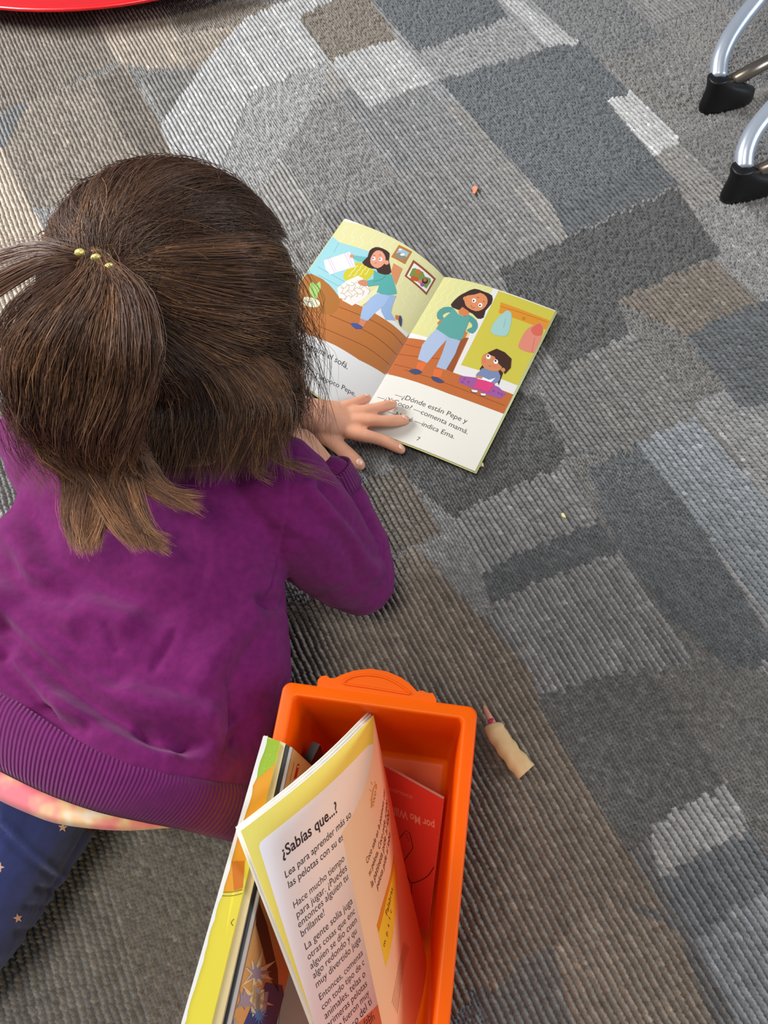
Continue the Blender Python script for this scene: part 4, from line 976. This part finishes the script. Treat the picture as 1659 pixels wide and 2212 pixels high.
def guide_locks(guides, per, spread0, spread1, jitter=.002, bright=None, r=(.00012, .00026), lmin=.8):
    per = int(per*1.9) if per > 9 else per
    """each guide is a list of 3D points; strands follow it with a spread that changes along the lock"""
    for gix, gp in enumerate(guides):
        c = spline(gp, KS); T = np.gradient(c, axis=0); T /= np.linalg.norm(T, axis=1)[:, None]
        a = np.cross(T, [0, 0, 1.]); a /= np.linalg.norm(a, axis=1)[:, None]+1e-9; b = np.cross(T, a)
        n = per; qa = rng.normal(size=n); qb = rng.normal(size=n)*.6
        sp_ = np.interp(np.linspace(0, 1, KS), np.linspace(0, 1, len(spread0) if hasattr(spread0, '__len__') else 2), spread0 if hasattr(spread0, '__len__') else [spread0, spread1])
        p = c[None]+(qa[:, None, None]*a[None]+qb[:, None, None]*b[None])*sp_[None, :, None]
        ph_ = rng.random((n, 1))*6.28; w_ = np.sin(np.linspace(0, 1, KS)[None]*rng.uniform(3, 8, (n, 1))+ph_)*jitter*np.linspace(.1, 1, KS)[None]
        p = p+a[None]*w_[..., None]
        # strands end at different lengths
        L = rng.uniform(lmin, 1.0, n); idx = np.linspace(0, 1, KS)[None]*L[:, None]*(KS-1); i0 = np.clip(idx.astype(int), 0, KS-2); fr_ = idx-i0
        ar = np.arange(n)[:, None]; p = p[ar, i0]*(1-fr_[..., None])+p[ar, i0+1]*fr_[..., None]
        allp.append(p); br = rng.random() if bright is None else bright
        allc.append(strand_colors(n, np.clip(np.full(n, br)+rng.normal(size=n)*.12, 0, 1))); allr.append(rng.uniform(*r, n))
# loose hair radiating from the tie over the side of the head and hanging free
def rim(th, rr_=222): return ray_sphere(388+rr_*math.cos(th), 640+rr_*math.sin(th), HC, HR+.004)
gl = []
for i in range(700):
    th = math.radians(rng.uniform(-32, 150)); rp_ = rim(th, rng.uniform(165, 232)); rdr = unit(rp_-HC)
    a = on_head(slerp(tdir, rdr, rng.uniform(.3, .5)), rng.uniform(1.0, 1.03)); b = on_head(slerp(tdir, rdr, .72), rng.uniform(1.01, 1.05)); qx, qy = Q(rp_)
    if math.degrees(th) < 55:
        dx = rng.uniform(-45, 22); m_ = P(qx+rng.uniform(0, 24), qy+rng.uniform(50, 90), .25); e = P(min(qx+dx, 668), min(qy+rng.uniform(140, 300), 965), .20)
    else:
        m_ = P(qx+rng.uniform(-8, 14), qy+rng.uniform(45, 75), .262); e = P(qx+rng.uniform(-50, 24), min(qy+rng.uniform(130, 260), rng.uniform(985, 1065)), .244)
    gl.append([a, b, rp_+(rp_-HC)*rng.uniform(0, .06), m_, e])
guide_locks(gl, 13, [.0018, .0024, .0022, .0020, .0016], 0, .004)
gl = []
for i in range(30):
    x0 = rng.uniform(590, 640); y0 = rng.uniform(520, 760)
    gl.append([P(x0, y0, .27), P(x0+rng.uniform(25, 50), y0+70, .24), P(x0+rng.uniform(35, 85), y0+150, .19), P(x0+rng.uniform(30, 110), y0+rng.uniform(220, 300), .14)])
guide_locks(gl, 5, .0012, .0040, .004, .15, (.00013, .00024))
gl = []
for i in range(300):
    x0 = rng.uniform(300, 618); a = P(x0, rng.uniform(820, 885), .285); ye = rng.uniform(975, 1050)
    xr = x0; yr = rng.uniform(820, 870); q0 = rng.uniform(.35, .6); gl.append([ray_sphere(230+(xr-230)*q0, 590+(yr-590)*q0, HC, HR+.004), ray_sphere(230+(xr-230)*.8, 590+(yr-590)*.72, HC, HR+.006), P(xr, yr, .285), P(x0+rng.uniform(-10, 12), 930, .270), P(x0+rng.uniform(-55, 20), ye, .243)])
guide_locks(gl, 10, [.0016, .0020, .0020, .0016, .0009], 0, .004)
gl = []
for i in range(110):
    x0 = rng.uniform(560, 640); y0 = rng.uniform(700, 850)
    q0 = rng.uniform(.4, .6); gl.append([ray_sphere(230+(x0-230)*q0, 590+(y0-590)*q0, HC, HR+.004), ray_sphere(min(x0, 606)-20, y0-40, HC, HR+.006), P(x0, y0, .255), P(x0+rng.uniform(-5, 20), (y0+930)/2, .225), P(x0+rng.uniform(-20, 35), rng.uniform(900, 985), .20)])
guide_locks(gl, 11, [.003, .004, .003, .003, .0038], 0, .004)
gl = [[P(560, 960, .245), P(600, 985, .235), P(660, 1010, .228), P(750, 1042, .22)], [P(540, 950, .25), P(590, 990, .235), P(640, 1012, .23), P(690, 1025, .226)], [P(500, 930, .255), P(540, 975, .242), P(560, 1020, .235), P(600, 1040, .232)]]
guide_locks(gl, 14, .001, .0035, .003, .9, (.00013, .00025))
# flyaways around the outline
gl = []
for i in range(420):
    a = rng.normal(size=3); a = unit(a)
    if a@fdir > .6 or a[2] < -.2: continue
    b = unit(slerp(a, tdir, .25)+rng.normal(size=3)*.12); gl.append([on_head(a, .99), on_head(unit(a+b), 1.03), on_head(b, 1.03+rng.random()*.12)])
guide_locks(gl, 2, .0006, .002, .004, None, (.00012, .0002))
hp_ = np.concatenate(allp); hc_ = np.concatenate(allc); hr2 = np.concatenate(allr)
_, Ch, Vh, Fh = tube_strands(hp_, hr2, hc_, 'hair', None)
# scalp cover under the strands (same mesh)
gc = Geo(); gc.ellipsoid(HC, [fdir*.0925, ldir*.085, udir*.0905], 48); cv = np.array(gc.v)
dd = cv-HC; dn = dd/np.linalg.norm(dd, axis=1)[:, None]; cut = (dn@fdir > .70) | (dn@(-udir) > .90)
cf = [q for q in gc.f if len(q) == 4 and not all(cut[i] for i in q)]
cf = np.array(cf+[q+(q[-1],) if len(q) == 3 else q for q in []])
Vall = np.concatenate([Vh, cv]); Fall = np.concatenate([Fh, cf+len(Vh)])
me = fast_mesh(Vall, Fall, 'hair'); at = me.color_attributes.new('Col', 'FLOAT_COLOR', 'POINT')
Cc_ = np.concatenate([Ch, np.tile(np.append(lin('241812')[:3], 1), (len(cv), 1))]).astype(np.float32)
if len(me.vertices) == len(Cc_): at.data.foreach_set('color', Cc_.ravel())
link('hair', me, po, M_hair)
# ponytail
allp, allc, allr = [], [], []
def lock(pts): return [TIE+rng.normal(size=3)*.0035]+[P(x+rng.normal()*3, y+rng.normal()*3, z+rng.normal()*.003) for x, y, z in pts]
ends = []
for i in range(190):
    q = rng.random(); mid = 20+q*300          # x at the widest level
    kind = rng.random()
    top_x = 214+(mid-170)*.42
    if kind < .46: e = [(200+(mid-170)*.35, 1030, .275), (185+(mid-170)*.3, 1120, .262), (185+rng.uniform(-25, 30), 1195+rng.uniform(-20, 12), .254)]
    elif kind < .78: e = [(230+(mid-170)*.35, 1030, .275), (280+(mid-170)*.25, 1130, .262), (350+rng.uniform(-60, 30), 1185+rng.uniform(-20, 15), .253)]
    else: e = [(270+(mid-170)*.3, 985, .275), (350+rng.uniform(-20, 10), 1060, .262), (440+rng.uniform(-50, 12), 1105+rng.uniform(-45, 15), .255)]
    ends.append(lock([(top_x, 625, .392), (mid*.9+17, 740, .385), (mid*.92+14, 860, .355), (mid*.7+66, 960, .31)]+e))
guide_locks(ends, 48, [.0016, .0035, .0050, .0045, .0036, .0028, .0020, .0010], 0, .0028, lmin=.74)
gl = []
for i in range(11):
    y = rng.uniform(545, 640); gl.append([TIE, P(150, 545+(y-545)*.2, .375), P(70, 530+(y-545)*.6, .372), P(-30, y+10, .36), P(-90, y+60, .34)])
guide_locks(gl, 26, [.001, .002, .003, .004], 0, .002)
gl = []
for i in range(26):
    x = rng.uniform(0, 60); gl.append([TIE, P(120, 600, .39), P(x, 700, .38), P(x+rng.uniform(-25, 15), 860, .345), P(x+rng.uniform(20, 80), 990, .29), P(x+rng.uniform(60, 120), 1080, .265)])
guide_locks(gl, 7, [.001, .003, .004, .004], 0, .004, .35, (.00013, .00025))
gp_, gc_, gr_ = np.concatenate(allp), np.concatenate(allc), np.concatenate(allr)
me, Ch, _, _ = tube_strands(gp_, gr_, np.clip(gc_*1.35, 0, 1), 'ponytail', None, .9)
at = me.color_attributes.new('Col', 'FLOAT_COLOR', 'POINT')
if len(me.vertices) == len(Ch): at.data.foreach_set('color', Ch.ravel())
pt_o = link('ponytail', me, po, M_hair)
# hair tie
g = Geo(); td_ = unit(P(200, 640, .40)-TIE); xa = unit(np.cross(td_, [0, 0, 1.])); ya = np.cross(td_, xa)
g.tube([TIE+td_*.002+.0095*(xa*math.cos(q)+ya*math.sin(q)) for q in np.linspace(0, 2*math.pi, 25)], .0009, 8, False)
for (x, y, e_) in ((172, 545, .026), (207, 556, .027), (236, 576, .036), (241, 590, .038)):
    c = ray_sphere(x, y, HC, HR+e_)
    g.ellipsoid(c, [np.array([.0034, .0008, 0]), np.array([-.0006, .0022, 0]), np.array([0, 0, .0022])], 10)
    for k in range(4): g.ellipsoid(c+rng.normal(size=3)*.0013, np.eye(3)*.0011, 8)
link('hair_tie', g.mesh(), po, M_gold)

# ------------------------------------------------------------------ beige rubber sleeve on the carpet
def c9(x, y, z): return P(980+x/7.541, 1480+y/7.542, z)
rt_ = bpy.data.objects.new('rubber_sleeve', None); COL.objects.link(rt_); rt_.location = tuple(map(float, c9(900, 950, 0)))
tag(rt_, 'hollow beige rubber sleeve with a pinkish pointed tip, on the carpet beside the bin', 'toy')
cl = spline([c9(640, 620, .0085), c9(690, 760, .0095), c9(800, 930, .010), c9(930, 1110, .0105), c9(1060, 1270, .0105), c9(1185, 1415, .0105)], 40)
sc = np.linalg.norm(c9(1000, 1000, .01)-c9(1001, 1000, .01))
rr = np.interp(np.linspace(0, 1, 40), [0, .06, .16, .3, .45, .6, .8, 1], [70, 140, 172, 168, 166, 172, 176, 178])*sc
rr *= 1+.03*np.sin(np.linspace(0, 17, 40))
g = Geo(); T = np.gradient(cl, axis=0); rings = []
for i, (p, t) in enumerate(zip(cl, T)):
    t = unit(t); a = unit(np.cross(t, [0, 0, 1.])); b = np.cross(a, t)
    rings.append([p+rr[i]*(a*math.cos(q)*(1+.05*math.sin(i*.7+2*q))+b*math.sin(q)*.62) for q in np.linspace(0, 2*math.pi, 28, endpoint=False)])
t = unit(T[-1]); inner = [[p-(p-cl[-1])*.28 for p in rings[-1]], [p-(p-cl[-1])*.32-t*.018 for p in rings[-1]]]
g.ring_loft(rings+inner); adopt(link('sleeve_body', g.mesh(), None, M_beige), rt_)
g = Geo(); tp = spline([c9(500, 345, .006), c9(530, 420, .0065), c9(580, 520, .0075), c9(650, 650, .0085)], 14); g.tube(tp, np.interp(np.linspace(0, 1, 14), [0, .3, 1], [26, 42, 66])*sc, 14)
adopt(link('tip', g.mesh(), None, M_tip), rt_)
g = Geo(); bc = c9(603, 580, .0128); ax1 = unit(c9(640, 555, 0)-c9(570, 605, 0)); g.ellipsoid(bc, [ax1*.0034, unit(np.cross(ax1, [0, 0, 1]))*.0018, np.array([0, 0, .0012])], 14)
adopt(link('mark', g.mesh(), None, M_mag), rt_)

# ------------------------------------------------------------------ small scraps
def scrap(name, label, cat, pts, z, th, m_):
    g = Geo(); a = [P(x, y, z) for x, y in pts]; n = len(a); cen = np.mean(a, 0)
    g.ring_loft([a, [p+np.array([0, 0, th*(1+.8*((i*37) % 5)/5)]) for i, p in enumerate(a)]]); o = link(name, g.mesh(), None, m_, smooth=False)
    me = o.data; co = get_co(me)-cen; set_co(me, co); o.location = tuple(map(float, cen)); tag(o, label, cat)
scrap('pencil_shaving', 'tiny orange wedge of pencil shaving on the grey carpet above the open book', 'shaving', [(1020, 407), (1026, 404), (1032, 409), (1028, 416), (1026, 421), (1022, 421)], .001, .002, M_wood)
scrap('paper_scrap', 'tiny pale yellow crumb alone on the carpet, well below right of the book', 'scrap', [(1212, 1111), (1216, 1109), (1220, 1115), (1222, 1120), (1217, 1119), (1213, 1116)], .001, .0015, M_scrap)
scrap('paper_scrap', 'pale crumb touching the lower right corner of the open book', 'scrap', [(1037, 1003), (1040, 999), (1044, 1003), (1045, 1010), (1041, 1008), (1036, 1009)], .001, .0015, M_scrap)

# ------------------------------------------------------------------ tubular chair frame, top right
chair = bpy.data.objects.new('metal_chair', None); COL.objects.link(chair); chair.location = tuple(map(float, P(1640, 260, 0)))
tag(chair, 'silver tubular chair frame with black rubber feet, entering at the upper right', 'chair')
def chair_leg(px, z, r, fpx, bar):
    pts = [P(*q) for q in px]; pts = list(spline(pts, 24)); up_ = pts[-1]
    g = Geo(); g.tube(pts, r, 24, False); adopt(link('leg', g.mesh(), None, M_silver), chair)
    g = Geo(); (bx, by), (tx, ty), (ex, ey), (hx_, hy2) = fpx
    b0 = P(bx, by, .0); t0 = P(tx, ty, .050); e0 = P(ex, ey, .006); d = unit((e0-b0)*[1, 1, 0]); sd = np.array([-d[1], d[0], 0])
    rings = []
    for z_, a0, a1, w in ((.0, -.012, .066, .0135), (.006, -.013, .068, .0145), (.018, -.012, .066, .0145), (.026, -.011, .050, .014), (.034, -.0105, .030, .0135), (.042, -.0125, .0150, .0135), (.0465, -.0130, .0140, .0135), (.048, -.012, .013, .012)):
        c = b0*(1-z_/.05)+(t0*[1, 1, 0])*(z_/.05); c = c*[1, 1, 0]+np.array([0, 0, z_]); ring = []
        for q in np.linspace(0, 2*math.pi, 28, endpoint=False):
            cx = (a1+a0)/2+(a1-a0)/2*np.sign(math.cos(q))*abs(math.cos(q))**.7; cy_ = w*np.sign(math.sin(q))*abs(math.sin(q))**.8
            ring.append(c+d*cx+sd*cy_)
        rings.append(ring)
    g.ring_loft(rings); adopt(link('foot', g.mesh(), None, M_black), chair)
    g = Geo(); g.tube([P(*q) for q in bar], .0095, 16, False); adopt(link('floor_bar', g.mesh(), None, M_bar), chair)
chair_leg([(1551, 172, .040), (1555, 130, .054), (1572, 88, .068), (1604, 40, .082), (1650, -20, .10), (1710, -130, .135), (1790, -300, .19), (1900, -560, .27)], 0, .0118,
          ((1527, 236), (1553, 163), (1625, 205), (0, 0)), [(1580, 176, .030), (1659, 133, .030), (1760, 80, .030), (1900, 8, .03)])
chair_leg([(1606, 366, .040), (1609, 330, .052), (1625, 290, .064), (1655, 250, .076), (1700, 200, .092), (1760, 120, .12), (1850, -30, .17), (1990, -260, .25)], 0, .0118,
          ((1574, 428), (1606, 358), (1680, 395), (0, 0)), [(1636, 372, .030), (1700, 345, .030), (1800, 300, .030), (1950, 230, .03)])

# ------------------------------------------------------------------ red tub, top left
sc_ = P(262, -330, .040); tub = bpy.data.objects.new('plastic_tub', None); COL.objects.link(tub); tub.location = tuple(map(float, sc_*[1, 1, 0]))
tag(tub, 'round red plastic tub on the carpet, only its front rim showing at upper left', 'tub')
edge = P(262, 13, .040); R_s = np.linalg.norm((edge-sc_)[:2])
def disc_ring(r, z, n=96): return [np.array([sc_[0]+r*math.cos(q), sc_[1]+r*math.sin(q), z]) for q in np.linspace(0, 2*math.pi, n, endpoint=False)]
g = Geo(); g.ring_loft([disc_ring(R_s*.50, .0005), disc_ring(R_s*.54, .003), disc_ring(R_s*.80, .026), disc_ring(R_s-.012, .036), disc_ring(R_s-.002, .0375), disc_ring(R_s, .040), disc_ring(R_s-.002, .0428), disc_ring(R_s-.008, .0432), disc_ring(R_s-.014, .040), disc_ring(R_s*.8, .030), disc_ring(R_s*.54, .008), disc_ring(R_s*.4, .006)])
adopt(link('tub_body', g.mesh(), None, M_red), tub)
print('scene done')
